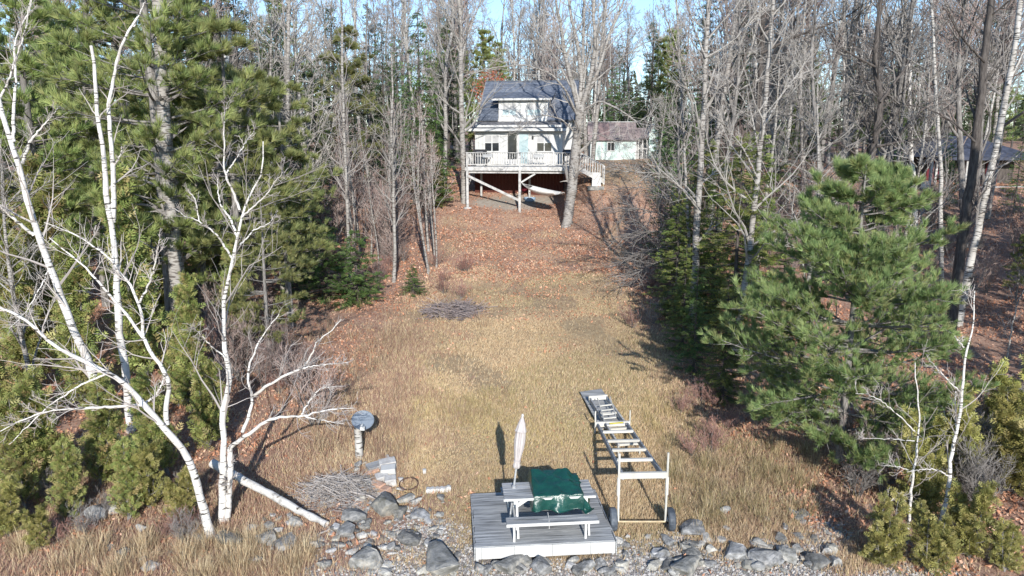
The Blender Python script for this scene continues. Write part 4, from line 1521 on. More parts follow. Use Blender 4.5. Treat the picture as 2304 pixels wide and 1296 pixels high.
# ------------------------------------------------------------------ satellite dish on a birch post
p = gnd(808, 1034)
ds = thing('satellite_dish', 'blue grey satellite dish with white receiver on a pale log post', 'satellite dish', p)
pts_ = resample([(0, 0, -.2), (.01, 0, .4), (-.02, .02, 1.12)], 8)
RV, RQ = tubes(pts_[None], np.linspace(.105, .085, 8)[None], 12)
post = link('post', make_mesh('post', RV, RQ, mat=M['birch_far'], smooth=True), ds)
MB().cyl((-.02, .02, 1.1), (-.02, .02, 1.12), .085, 12).build('post_top', M['driftwood'], ds)
q = MB()
prof = [(0.0, 0.0)] + [(r, r * r * .32) for r in np.linspace(.04, .27, 8)] + [(.278, .02 + .0233), (.27, .0)] + [(r, r * r * .32 - .012) for r in np.linspace(.25, .0, 6)]
q.lathe(prof, 32)
dsh = q.build('dish', M['dish'], ds, (.16, -.12, 1.08), smooth=True)
axd = Vector((.12, -.72, .62)).normalized()
dsh.rotation_mode = 'QUATERNION'
dsh.rotation_quaternion = Vector((0, 0, 1)).rotation_difference(axd)
dsh.scale = (1.0, .9, 1)
MB().beam((.0, .0, 1.0), (.16, -.1, 1.05), .05, .06).build('mount', M['steel'], ds)
arm_e = (.22, -.46, 1.02)
MB().beam((.16, -.12, .84), arm_e, .025, .03).build('feed_arm', M['dish'], ds)
MB().cyl((.205, -.47, 1.03), (.19, -.38, 1.08), .035, 10).build('receiver', M['white_paint'], ds)
MB().box(.17, .28, -.52, -.45, .98, 1.07).build('receiver', M['white_paint'], ds)

# ------------------------------------------------------------------ stones
ROCKS = []
for sdd in range(14):
    r5 = np.random.default_rng(100 + sdd)
    bmm = bmesh.new()
    bmesh.ops.create_icosphere(bmm, subdivisions=3, radius=1)
    v = np.array([x_.co[:] for x_ in bmm.verts])
    if sdd > 8:                                    # slabby, blocky stones
        v = np.sign(v) * np.abs(v) ** .35 * .8
    v = v * np.array([1, r5.uniform(.6, .9), r5.uniform(.4, .65)])
    for k in range(11):
        nn_ = nrm(r5.normal(size=3))
        d0 = r5.uniform(.38, .78) * np.linalg.norm(nn_ * np.array([1, .75, .5]))
        e = v @ nn_ - d0
        v = v - np.where(e > 0, e, 0)[:, None] * nn_ * .92
    v += r5.normal(size=v.shape) * .006
    for x_, c_ in zip(bmm.verts, v):
        x_.co = c_
    me = bpy.data.meshes.new('stone_%d' % sdd)
    bmm.to_mesh(me)
    bmm.free()
    ROCKS.append(me)
ROCKM = {}


def rock(name, label, p, s, rz, k, mat='rock', group=None, sink=.25, tilt=0, flat=1.0):
    key = (k, mat)
    if key not in ROCKM:
        m2 = ROCKS[k].copy()
        m2.materials.append(M[mat])
        ROCKM[key] = m2
    o = link(name, ROCKM[key])
    o.scale = (s, s, s * flat)
    o.rotation_euler = (tilt, tilt * .5, rz)
    o.location = (float(p[0]), float(p[1]), float(p[2]) + s * flat * (.45 - sink))
    return tag(o, label, 'stone' if name != 'boulder' else 'boulder', group)


BIG = [(865, 1150, .42, 'rock', 'large blue grey boulder with two pale spots by the brush pile', 0),
       (895, 1160, .24, 'rock', 'dark grey rounded boulder resting against the large spotted boulder', 3),
       (940, 1165, .27, 'rock', 'rounded grey boulder right of the pair near the metal ring', 5),
       (912, 1132, .20, 'rock', 'greenish grey boulder just below the iron fire ring', 2),
       (780, 1205, .26, 'rock', 'dark rounded boulder at the end of the fallen birch log', 4),
       (795, 1170, .24, 'rock', 'purplish dark boulder between the fallen log and the brush pile', 6),
       (920, 1218, .24, 'rock', 'low oval grey stone alone on the gravel left of the platform', 1),
       (990, 1278, .52, 'rock', 'broad pale flat boulder at the water edge left of the platform', 7),
       (825, 1275, .34, 'rock', 'flat bluish slab at the bottom edge below the brush pile', 8),
       (1150, 1282, .30, 'rock', 'square grey shore boulder below the left half of the platform', 2),
       (1215, 1284, .28, 'rock', 'rounded grey shore boulder below the middle of the platform', 0),
       (1555, 1195, .27, 'rock', 'flat dark stone right of the dock frame wheels', 1),
       (1660, 1255, .30, 'rock', 'biggest grey block in the stone heap right of the platform', 3),
       (1720, 1265, .28, 'rock', 'angular grey block at the centre of the right stone heap', 6),
       (1770, 1258, .26, 'rock', 'tilted slab at the right side of the stone heap', 8),
       (1840, 1275, .25, 'rock', 'blue grey boulder at the bottom edge beside the right cedars', 4),
       (1545, 1285, .34, 'rock', 'broad grey slab at the bottom edge below the dock frame', 7),
       (345, 1278, .20, 'rock_pale', 'pale stone in the tall straw grass at the lower left', 5),
       (520, 1225, .28, 'rock', 'grey boulder at the foot of the forked foreground birch', 2),
       (225, 1165, .27, 'rock_pale', 'pale boulder under the lower left cedars', 0),
       (265, 1150, .27, 'rock_pale', 'second pale boulder at the foot of the leaning birch', 3),
       (600, 1225, .26, 'rock', 'flat grey stone in front of the fallen birch log', 8),
       (645, 1228, .24, 'rock', 'bluish flat stone in the grass below the fallen log', 1),
       (570, 1190, .15, 'rock_pale', 'small round pale stone under the fallen birch log', 5),
       (605, 1188, .14, 'rock_pale', 'small oval stone beside the round one under the log', 4)]
for px, py, s, mt, lab, k in BIG:
    p = gnd(px, py)
    rock('boulder', lab, p, s * 1.4, px * .7, k if k in (0, 5) else 9 + k % 5, mt, None, .12, .1, .7 if k % 2 else .85)
r6 = np.random.default_rng(66)
cnt = 0
zones = [(690, 1070, 1235, 1296, 34), (1070, 1500, 1245, 1296, 62), (1500, 1880, 1215, 1296, 74), (1390, 1560, 1200, 1240, 14), (700, 1010, 1115, 1240, 100), (1620, 1900, 1150, 1230, 18), (200, 690, 1150, 1290, 22), (560, 700, 1150, 1200, 8)]
ZL = ['grey shore stone in the strip below the platform gravel', 'grey shore stone in the strip in front of the platform', 'grey stone in the heap right of the platform', 'pale stone in the gravel below the dock frame wheels',
      'small stone around the brush pile and boulders', 'small stone in the thin grass below the big pine', 'small stone half hidden in the grass below the birches', 'small pale stone beside the fallen birch log']
for zi, (x0, x1, y0_, y1_, nn_) in enumerate(zones):
    for q_ in range(nn_):
        p = gnd(r6.uniform(x0, x1), r6.uniform(y0_, y1_))
        if on_deck(p[0], p[1], .12):
            continue
        s = r6.uniform(.06, .2) * (1.25 if zi in (1, 2) else 1.0)
        rock('stone', ZL[zi], p, s, r6.uniform(0, 6), int(r6.choice([3, 6, 8, 9, 9, 10, 10, 11, 11, 12, 12, 13, 13])), 'rock_pale' if r6.uniform() < (.7 if zi in (3, 7) else .45 if zi == 4 else .3) else 'rock', 'stones: ' + ZL[zi], .02, r6.uniform(-.35, .35), r6.uniform(.6, 1.0))
# gravel: too many to count
NGv = 16000
x = rng.uniform(-5.5, 9, NGv * 4)
y = rng.uniform(12, 15.5, NGv * 4)
_, _, gr_, _ = masks(x, y)
kp = (rng.uniform(0, 1, NGv * 4) < gr_) & ~on_deck(x, y, .02)
x, y = x[kp][:NGv], y[kp][:NGv]
n_ = len(x)
octa = np.array([(1, 0, 0), (0, 1, 0), (-1, 0, 0), (0, -1, 0), (0, 0, 1)], float)
ss_ = rng.uniform(.008, .045, n_) ** 1.0
V = octa[None] * ss_[:, None, None] * rng.uniform(.6, 1.3, (n_, 5, 1)) * np.array([1, 1, .7])
a = rng.uniform(0, 6.28, n_)
ca, sa_2 = np.cos(a)[:, None], np.sin(a)[:, None]
V = np.stack([V[..., 0] * ca - V[..., 1] * sa_2, V[..., 0] * sa_2 + V[..., 1] * ca, V[..., 2]], -1)
V += np.stack([x, y, gz(x, y) + .002], 1)[:, None]
i5 = np.arange(n_)[:, None, None] * 5
T3 = (i5 + np.array([[0, 1, 4], [1, 2, 4], [2, 3, 4], [3, 0, 4]])[None]).reshape(-1, 3)
GP = np.array([(.30, .29, .28), (.44, .43, .41), (.20, .19, .185), (.38, .33, .30), (.55, .53, .5)])
me = make_mesh('gravel', V.reshape(-1, 3), tris=T3, mat=M['leaf'], col=np.repeat(GP[rng.integers(0, 5, n_)], 5, axis=0))
tag(link('gravel', me), 'grey shoreline gravel around the platform and stones', 'gravel', kind='stuff')

# ------------------------------------------------------------------ rubble pile: blocks and bricks beside the dish
BL = [(873, 1048, .30, .20, .16, .3, 'concrete', 'grey concrete block at the top of the rubble pile'),
      (876, 1068, .26, .20, .20, .1, 'white_paint', 'whitish square block in the rubble pile'),
      (880, 1085, .20, .18, .14, .15, 'concrete', 'grey block under the whitish one in the rubble pile'),
      (838, 1062, .26, .08, .08, .5, 'brick', 'long pinkish brick across the rubble pile'),
      (850, 1092, .34, .14, .1, -.75, 'brick', 'orange slab leaning at the lower end of the rubble pile'),
      (870, 1106, .16, .14, .12, -.6, 'brick', 'short buff brick below the orange slab'),
      (845, 1052, .30, .2, .12, .5, 'weathered', 'grey wooden box end behind the pinkish brick'),
      (860, 1078, .22, .18, .14, .4, 'concrete', 'rounded grey block in the middle of the rubble pile'),
      (792, 1090, .28, .10, .07, -.8, 'rock_pale', 'pale board lying on the driftwood sticks'),
      (818, 1118, .10, .16, .10, .0, 'rock_pale', 'upright pale chunk among the driftwood sticks'),
      (825, 1107, .14, .07, .05, .3, 'rock_pale', 'small white brick among the driftwood sticks')]
for px, py, a, b_, h, rz, mt, lab in BL:
    p = gnd(px, py + 6)
    a, b_, h = a * 1.35, b_ * 1.35, h * 1.45
    o = MB().box(-a / 2, a / 2, -b_ / 2, b_ / 2, -.06, h).build('block', M[mt], None, p)
    o.rotation_euler = (.12, -.08, rz)
    bevel(o, .018, 2)
    tag(o, lab, 'block', 'blocks in the rubble pile')
rb2 = np.random.default_rng(71)
for q_ in range(22):
    p = gnd(rb2.uniform(800, 905), rb2.uniform(1040, 1125))
    rock('stone', 'angular slab of the rubble heap between the dish post and the boulders', p + np.array([0, 0, .05]), rb2.uniform(.09, .2), rb2.uniform(0, 6), int(rb2.integers(9, 14)), ('rock', 'rock_pale', 'concrete')[int(rb2.integers(0, 3))], 'slabs of the rubble heap', .1, rb2.uniform(-.5, .5), .7)
p = gnd(985, 1107)
cs = thing('concrete_edging', 'white scalloped concrete edging piece lying on the grass left of the platform', 'edging', p, .12)
MB().box(-.25, .2, -.06, .06, -.02, .1).build('bar', M['white_paint'], cs)
for k in range(5):
    MB().cyl((-.22 + k * .105, -.062, .06), (-.22 + k * .105, .062, .06), .055, 12).build('scallop', M['white_paint'], cs)
MB().cyl((.25, -.05, .08), (.25, .05, .08), .065, 12).build('end_knob', M['white_paint'], cs)
p = gnd(955, 1066)
cn_ = thing('white_can', 'small white can standing in the lawn behind the iron ring', 'can', p)
MB().lathe([(0, .0), (.045, 0), (.045, .11), (.04, .12), (.0, .12)], 12).build('body', M['white_paint'], cn_)
MB().lathe([(.045, .105), (.05, .108), (.05, .116), (.045, .118)], 12).build('rim', M['steel'], cn_)
p = gnd(920, 1104)
rg = thing('fire_ring', 'rusty iron ring leaning on the stones beside the rubble pile', 'ring', p + np.array([0, 0, .02]))
a = np.linspace(0, 2 * np.pi, 33)
c_ = np.stack([np.cos(a) * .22, np.sin(a) * .2, .15 + .05 * np.sin(a)], 1)
RV, RQ = tubes(c_[None], np.full((1, 33), .012), 6)
link('hoop', make_mesh('hoop', RV, RQ, mat=M['rust']), rg)
for an in np.linspace(.4, 6.0, 7):
    q0 = (math.cos(an) * .22, math.sin(an) * .2, .15 + .05 * math.sin(an))
    MB().beam(q0, (q0[0] * .85, q0[1] * .85, -.02), .012, .02).build('stay', M['rust'], rg)
RV, RQ = tubes((c_ * np.array([.85, .85, .1]))[None], np.full((1, 33), .010), 6)
link('hoop', make_mesh('hoop', RV, RQ, mat=M['rust']), rg)

# ------------------------------------------------------------------ fallen birch log, driftwood, brush piles
a0, a1 = at(478, 1042, 15.6), gnd(735, 1188)
pl = [a0, a0 * .6 + a1 * .4 + [0, 0, .02], a0 * .3 + a1 * .7 + [0, 0, .04], a1 + [0, 0, .08]]
lg = thing('fallen_birch_log', 'fallen white birch log lying from behind the forked birch to the boulders', 'log', a1)
P_ = resample(np.array(pl) - a1, 18, np.random.default_rng(3), .008)
RV, RQ = tubes(P_[None], (np.linspace(.105, .07, 18) + np.random.default_rng(4).normal(size=18) * .006)[None], 12)
link('trunk', make_mesh('trunk', RV, RQ, mat=M['birch_log'], smooth=True), lg)
for t in (.35, .6, .8):
    b0 = P_[int(t * 17)]
    RV, RQ = tubes(resample([b0, b0 + [.05, -.12, .12], b0 + [.12, -.2, .16]], 5)[None], np.array([[.03, .025, .02, .015, .01]]), 6)
    link('branch_stub', make_mesh('branch_stub', RV, RQ, mat=M['birch_far']), lg)


def stick(label, pxs, r0=.025, name='driftwood_stick', mat='driftwood', lift=.04):
    P = [gnd(*q) + np.array([0, 0, lift]) for q in pxs]
    o = P[0]
    pp = resample(np.array(P) - o, 12, np.random.default_rng(int(pxs[0][0])), .006)
    RV, RQ = tubes(pp[None], np.linspace(r0, r0 * .5, 12)[None], 7)
    return tag(link(name, make_mesh(name, RV, RQ, mat=M[mat], smooth=True), None, o), label, 'stick')


stick('pale bent branch reaching from the fallen log towards the shore', [(752, 1188), (720, 1205), (697, 1212), (697, 1240)], .025)
stick('straight pale pole lying in front of the dark boulder', [(800, 1225), (835, 1216), (875, 1208)], .03)
stick('long grey branch curving over the driftwood heap', [(760, 1110), (800, 1125), (835, 1130), (880, 1160)], .03, lift=.16)
stick('grey branch crossing the driftwood heap towards the rubble', [(710, 1090), (760, 1110), (805, 1140)], .02, lift=.2)


def brush(name, label, px, py, rx, ry, h, nn_, cols, seed, ln=(.3, .9), r=.007):
    c0 = gnd(px, py)
    rb = np.random.default_rng(seed)
    a = rb.uniform(0, 6.28, nn_)
    q = rb.uniform(0, 1, nn_) ** .6
    q = q * (.7 + .55 * vnoise(np.cos(a) * 2, np.sin(a) * 2, 1.5, seed))
    x, y = np.cos(a) * q * rx, np.sin(a) * q * ry
    top = h * np.clip(1 - q ** 1.5, 0, 1) * (.5 + vnoise(x * 3, y * 3, 1.5, seed + 1))
    z = rb.uniform(.0, 1, nn_) * top + .02
    B = np.stack([x, y, gz(c0[0] + x, c0[1] + y) - c0[2] + z], 1)
    az = rb.normal(size=nn_) * .7 + rb.choice([.0, 2.4, .9], nn_)
    L = rb.uniform(*ln, nn_)
    D = np.stack([np.cos(az), np.sin(az), rb.normal(size=nn_) * .3], 1)
    t = np.linspace(-.5, .5, 5)
    P = B[:, None] + D[:, None] * (L[:, None] * t)[..., None] + rb.normal(size=(nn_, 5, 3)) * .015
    R = np.repeat((r * rb.uniform(.5, 1.6, nn_))[:, None], 5, 1) * np.linspace(1, .5, 5)
    me = twig_mesh(name, [(P, R)], [4], rb, *cols)
    return tag(link(name, me, None, c0), label, 'brush pile', kind='stuff')


brush('brush_pile', 'heap of grey driftwood sticks between the fallen log and the rubble', 768, 1112, 1.0, .7, .38, 800, ((.38, .35, .33), (.18, .165, .155)), 5, (.25, .8), .006)
brush('brush_pile', 'low heap of cut brush lying in the middle of the lawn', 1020, 705, 1.3, 1.0, .32, 420, ((.30, .25, .24), (.16, .14, .14)), 6, (.4, 1.4), .010)
#PART3
# ------------------------------------------------------------------ trees traced stem by stem (each at its own distance)
def traced(name, label, cat, Y, stems, mat, tw, seed, ntw=(7, 5), twl=.22, tip=.004, ang=.7, up=.1):
    """stems: (pixel points, distance offset at the far end, base radius, tip radius)"""
    rg_ = np.random.default_rng(seed)
    base = gnd(*stems[0][0][0])
    if Y is None:
        Y = base[1]
    else:
        d0_, d1_ = stems[0][1], stems[0][2]
        q0, q1 = at(*stems[0][0][0], Y + d0_), at(*stems[0][0][1], Y + d0_)
        h_ = q0[2] - float(gz(q0[0], q0[1]))
        run = (q0 - q1) / max(q1[2] - q0[2], .05)
        base = q0 + run * h_ if h_ > 0 else q0
        base[2] = float(gz(base[0], base[1]))
    K = 26
    P, R = [], []
    for i, (px, dy0, dy1, r0, r1) in enumerate(stems):
        npx = len(px)
        pp = np.array([at(a, b, Y + dy0 + (dy1 - dy0) * k / (npx - 1)) for k, (a, b) in enumerate(px)]) - base
        if i == 0:
            pp = np.concatenate([[[0, 0, -.15]], pp[pp[:, 2] > .12]])
        P.append(resample(pp, K, rg_, .008 if r0 < .12 else .012))
        t = np.linspace(0, 1, K)
        rr_ = (r0 + (r1 - r0) * t) * (.82 if mat == 'birch' else 1)
        rr_ = rr_ * (1 + rg_.normal(size=K) * .04)
        if i == 0:
            rr_[0] *= 1.3
            rr_[1] *= 1.1
        R.append(rr_)
    P, R = np.array(P), np.array(R)
    P1, R1 = grow(rg_, P, R, ntw[0], .25, 1, ang, twl, 6, up=up, wob=.16, rr=.4, tip=tip, shrink=.3)
    P2, R2 = grow(rg_, P1, R1, ntw[1], .2, 1, .65, .55, 4, up=.05, wob=.18, rr=.6, tip=tip * .8, shrink=.3)
    V, Q = tubes(P, R, 10)
    e = thing(name, label, cat, base)
    link('trunk', make_mesh('trunk', V, Q, mat=M[mat], smooth=True), e)
    link('crown', twig_mesh('crown', [(P1, R1), (P2, R2)], [4, 3], rg_, *tw), e)
    return e


TW_BIRCH = ((.50, .46, .43), (.27, .235, .22))
traced('birch_tree', 'white foreground birch leaning left with long bare limbs at the shore', 'tree', None, [
    ([(478, 1212), (446, 1099), (430, 1046), (411, 1003), (376, 970), (349, 938), (317, 906), (285, 863), (247, 839), (204, 820), (156, 799), (113, 774), (89, 750), (78, 729), (48, 710), (11, 697), (-40, 680)], 0, -.5, .112, .02),
    ([(376, 956), (370, 917), (382, 885), (376, 842), (354, 815), (333, 783), (322, 756), (301, 729), (268, 689), (250, 665), (205, 616), (151, 567), (111, 535)], 0, .7, .062, .012),
    ([(322, 756), (320, 713), (309, 675), (292, 637), (238, 572), (189, 540), (146, 518), (100, 501)], .3, .9, .04, .01),
    ([(315, 680), (333, 643), (344, 611), (351, 583), (356, 556), (362, 513)], .4, -.2, .028, .008),
    ([(328, 911), (279, 914), (225, 917), (177, 918), (129, 922), (80, 933), (32, 954), (-10, 975)], -.1, -.9, .04, .01),
    ([(322, 909), (349, 893), (365, 863), (372, 838)], 0, .3, .03, .015),
    ([(247, 839), (190, 862), (120, 905), (60, 960), (20, 1000)], -.2, -.8, .025, .007)],
    'birch', TW_BIRCH, 11, (13, 6), .2)
traced('birch_tree', 'tall white forked foreground birch with twin base beside the fallen log', 'tree', None, [
    ([(500, 1175), (499, 1110), (502, 1056), (505, 1008), (502, 965), (494, 928), (510, 895), (524, 868), (518, 842), (507, 809), (504, 761), (502, 707), (499, 675), (510, 643), (521, 611), (521, 594), (526, 556), (535, 529), (543, 486), (556, 443), (589, 400), (599, 346), (592, 318)], 0, .2, .10, .012),
    ([(512, 1172), (516, 1110), (519, 1050), (517, 1008)], .03, .0, .075, .065),
    ([(535, 535), (518, 491), (497, 464), (489, 427), (491, 400)], .1, .6, .03, .008),
    ([(540, 475), (524, 432), (510, 400), (502, 373), (506, 324), (502, 286), (510, 243)], .1, -.4, .032, .007),
    ([(510, 389), (532, 356), (551, 324), (572, 294)], -.1, .4, .018, .006),
    ([(543, 489), (572, 464), (599, 437), (626, 400), (648, 378)], .1, -.6, .025, .006),
    ([(540, 551), (572, 518), (605, 502), (621, 481)], .1, .8, .022, .006),
    ([(524, 583), (502, 551), (489, 529), (448, 497), (416, 486), (394, 470)], .1, -.7, .03, .007),
    ([(448, 497), (440, 448), (416, 421)], -.3, -.5, .016, .006),
    ([(517, 1008), (542, 987), (569, 971), (596, 949), (623, 939), (677, 938), (709, 928), (752, 920), (795, 918)], 0, -.6, .058, .008),
    ([(682, 937), (725, 946), (773, 954)], -.35, -.9, .02, .006),
    ([(679, 933), (693, 906), (720, 874), (757, 868)], -.35, .2, .024, .006),
    ([(545, 973), (561, 933), (569, 895), (558, 858), (558, 826), (572, 793), (583, 766), (607, 734), (628, 707)], -.05, .8, .045, .008),
    ([(572, 890), (601, 868), (644, 842), (682, 828), (698, 804), (714, 766), (752, 740), (768, 718)], .2, -.4, .042, .007),
    ([(682, 828), (730, 820), (784, 815)], -.1, .3, .02, .006),
    ([(507, 804), (473, 777), (446, 745), (430, 737)], 0, -.6, .022, .006)],
    'birch', TW_BIRCH, 12, (13, 6), .22)
traced('birch_tree', 'thick white birch leaning out of the frame at the left edge', 'tree', None, [
    ([(287, 1072), (268, 1008), (247, 960), (220, 890), (199, 815), (172, 761), (150, 707), (129, 643), (113, 600), (81, 518), (59, 448), (43, 378), (27, 324), (11, 281), (0, 227), (-8, 178)], 0, .6, .145, .05),
    ([(51, 367), (70, 313), (108, 270), (130, 243)], .45, .0, .045, .01),
    ([(32, 319), (30, 259), (35, 184), (32, 92), (59, 38), (76, -10)], .5, 1.2, .05, .012),
    ([(76, 529), (43, 502), (0, 464), (-40, 440)], .3, -.4, .05, .015),
    ([(113, 600), (95, 640), (60, 700), (20, 740)], .3, -.5, .02, .006),
    ([(0, 227), (30, 150), (60, 60), (70, -20)], .6, .2, .03, .01)],
    'birch', TW_BIRCH, 13, (11, 6), .22)
traced('birch_tree', 'twin topped white birch standing straight among the left cedars', 'tree', 18.6, [
    ([(300, 1012), (290, 901), (279, 815), (268, 734), (263, 654), (262, 594), (251, 513), (238, 443), (235, 378), (230, 302), (216, 243), (216, 184), (211, 140), (205, 103)], 0, .3, .14, .045),
    ([(254, 500), (256, 432), (254, 378), (248, 302), (243, 232), (256, 184), (265, 124), (281, 81), (310, 38)], .2, .6, .085, .03),
    ([(258, 372), (273, 345), (274, 330)], .3, .1, .03, .015),
    ([(300, 60), (320, 20), (335, -20)], .6, .8, .02, .01)],
    'birch', TW_BIRCH, 14, (6, 4), .16)
traced('birch_tree', 'slender white birch in front of the lower right cedars, the taller of two', 'tree', None, [
    ([(2112, 1196), (2126, 1142), (2136, 1083), (2139, 1024), (2152, 970), (2163, 911), (2166, 847), (2171, 793), (2187, 761), (2190, 707), (2193, 654)], 0, .4, .062, .012),
    ([(2163, 885), (2139, 863), (2096, 815)], .2, -.3, .025, .006),
    ([(2136, 1072), (2107, 1056), (2080, 1056), (2040, 1062)], .1, -.3, .022, .006),
    ([(2168, 782), (2150, 758)], .3, .1, .016, .008),
    ([(2152, 970), (2149, 920), (2150, 880)], .15, .5, .018, .007)],
    'birch', TW_BIRCH, 15, (9, 5), .22)
traced('birch_tree', 'thin shorter white birch beside the big right pine', 'tree', None, [
    ([(2044, 1196), (2053, 1083), (2061, 1019), (2069, 949), (2066, 895), (2058, 852), (2059, 815)], 0, .3, .042, .01),
    ([(2058, 970), (2032, 944), (1994, 909), (1962, 890), (1925, 885)], .1, -.4, .018, .005),
    ([(2053, 1062), (2026, 1051), (1983, 1046)], .05, -.5, .014, .004),
    ([(2058, 992), (2005, 987), (1930, 985)], .1, .5, .014, .004),
    ([(1960, 1200), (1990, 1140), (2010, 1120), (2045, 1118)], -.3, 0, .022, .008)],
    'birch', TW_BIRCH, 16, (9, 5), .25)
# the big tree in front of the porch
traced('maple_tree', 'big pale barked tree in front of the porch with spreading bare crown', 'tree', 43.0, [
    ([(1275, 515), (1285, 440), (1291, 380), (1296, 330), (1303, 280), (1306, 236)], 0, .1, .30, .26),
    ([(1303, 262), (1285, 180), (1270, 120), (1262, 60), (1250, 0), (1236, -70)], .1, -.8, .13, .05),
    ([(1304, 255), (1309, 170), (1300, 100), (1285, 40), (1272, -60)], .1, 1.2, .15, .05),
    ([(1306, 250), (1330, 170), (1340, 100), (1335, 30), (1342, -80)], .1, -.4, .15, .05),
    ([(1307, 245), (1350, 150), (1370, 80), (1400, 10), (1425, -60)], .1, .6, .12, .04),
    ([(1312, 200), (1322, 120), (1355, 50), (1392, 10)], .1, 1.6, .07, .03),
    ([(1300, 262), (1275, 205), (1240, 165), (1180, 145), (1110, 152), (1045, 170)], 0, -2.5, .07, .012),
    ([(1295, 300), (1265, 268), (1225, 258), (1185, 275), (1155, 300)], 0, -1.8, .05, .01),
    ([(1308, 250), (1350, 225), (1400, 250), (1440, 280), (1500, 288), (1570, 258)], 0, -2.2, .07, .012),
    ([(1300, 310), (1340, 300), (1390, 320), (1450, 315)], 0, -1.5, .04, .01),
    ([(1290, 205), (1250, 130), (1215, 80), (1180, 50)], 0, -1, .06, .015),
    ([(1330, 190), (1400, 130), (1450, 95), (1490, 90)], 0, 1, .05, .015)],
    'pale_bark', TW_PALE, 17, (14, 7), .3, .008)
traced('maple_tree', 'straight pale trunk rising at the left corner of the porch', 'tree', 47.5, [
    ([(1044, 415), (1041, 330), (1038, 240), (1037, 150), (1036, 60), (1030, -60)], 0, .5, .20, .11),
    ([(1037, 150), (1050, 80), (1075, 20), (1095, -40)], .2, 1, .07, .03),
    ([(1036, 110), (1010, 50), (990, 0), (975, -40)], .2, -1, .06, .03),
    ([(1038, 190), (1070, 160), (1130, 155), (1200, 170)], .2, -1.5, .04, .01)],
    'pale_bark', TW_PALE, 18, (16, 7), .25, .008)
traced('maple_tree', 'pale trunk with curved fork left of the porch corner trunk', 'tree', 52.0, [
    ([(1000, 420), (1003, 300), (1002, 200), (1005, 120), (1022, 60), (1012, -60)], 0, .5, .16, .08),
    ([(1003, 190), (985, 120), (960, 60), (940, -30)], .2, 1, .06, .03)],
    'pale_bark', TW_PALE, 19, (16, 7), .25, .008)
traced('maple_tree', 'pale trunk in front of the mint shed, left of a second one', 'tree', 58.0, [
    ([(1318, 350), (1316, 280), (1312, 200), (1312, 100), (1316, -60)], 0, .5, .17, .09)], 'pale_bark', TW_GREY, 20, (22, 7), .2, .008)
traced('maple_tree', 'slightly leaning pale trunk in front of the mint shed window', 'tree', 60.0, [
    ([(1334, 352), (1340, 290), (1345, 240), (1350, 140), (1362, 20), (1370, -60)], 0, .5, .19, .09)], 'pale_bark', TW_GREY, 21, (22, 7), .2, .008)
# right hand group beside the lawn
traced('aspen_tree', 'tall pale aspen trunk right of the lawn with upswept branches', 'tree', 26.5, [
    ([(1560, 690), (1566, 560), (1572, 430), (1580, 300), (1586, 180), (1592, 60), (1597, -60)], 0, .5, .15, .06),
    ([(1580, 290), (1545, 200), (1520, 100), (1490, 10)], .1, -1, .05, .015),
    ([(1584, 230), (1610, 150), (1640, 110), (1660, 100)], .1, 1, .04, .01),
    ([(1588, 130), (1560, 60), (1540, -20)], .2, 1, .04, .015),
    ([(1570, 470), (1530, 420), (1480, 390), (1400, 385)], 0, -2, .03, .008)],
    'pale_bark', TW_PALE, 22, (16, 7), .24, .006)
traced('aspen_tree', 'pale leaning aspen trunk just left of the big right pine', 'tree', 24.0, [
    ([(1672, 665), (1688, 560), (1700, 440), (1712, 320), (1722, 220), (1732, 110), (1742, -60)], 0, .5, .13, .05),
    ([(1705, 400), (1670, 330), (1620, 270), (1580, 250)], .1, -1, .035, .01),
    ([(1715, 290), (1760, 210), (1800, 160), (1830, 100)], .1, .8, .04, .01),
    ([(1708, 350), (1690, 250), (1650, 190), (1620, 170)], .1, .8, .035, .01)],
    'pale_bark', TW_PALE, 23, (16, 7), .24, .006)
traced('aspen_tree', 'thin pale sapling trunk close left of the tall aspen', 'tree', 29.0, [
    ([(1556, 650), (1545, 450), (1535, 250), (1525, 60), (1520, -40)], 0, .4, .07, .035)], 'pale_bark', TW_GREY, 24, (26, 6), .16, .006)
traced('spruce_snag', 'grey dying spruce with long bare lower branches reaching over the lawn', 'tree', 30.5, [
    ([(1530, 610), (1530, 500), (1528, 400), (1526, 280)], 0, .2, .11, .05),
    ([(1528, 500), (1480, 478), (1430, 470), (1370, 478)], 0, -1.6, .028, .006),
    ([(1529, 530), (1480, 520), (1420, 525), (1375, 545)], 0, -2.2, .028, .006),
    ([(1529, 550), (1470, 560), (1420, 580), (1380, 600)], 0, -1.0, .028, .006),
    ([(1529, 575), (1480, 590), (1430, 615), (1390, 640)], 0, -2.6, .026, .006),
    ([(1528, 470), (1490, 440), (1440, 420), (1390, 425)], 0, 1, .024, .006),
    ([(1528, 440), (1480, 410), (1430, 380), (1370, 370)], 0, -1.5, .026, .006),
    ([(1529, 560), (1570, 560), (1620, 575)], 0, .8, .022, .006),
    ([(1528, 420), (1575, 400), (1610, 405)], 0, -1.0, .022, .006)],
    'bark', TW_GREY, 25, (26, 4), .34, .006, .45, .0)
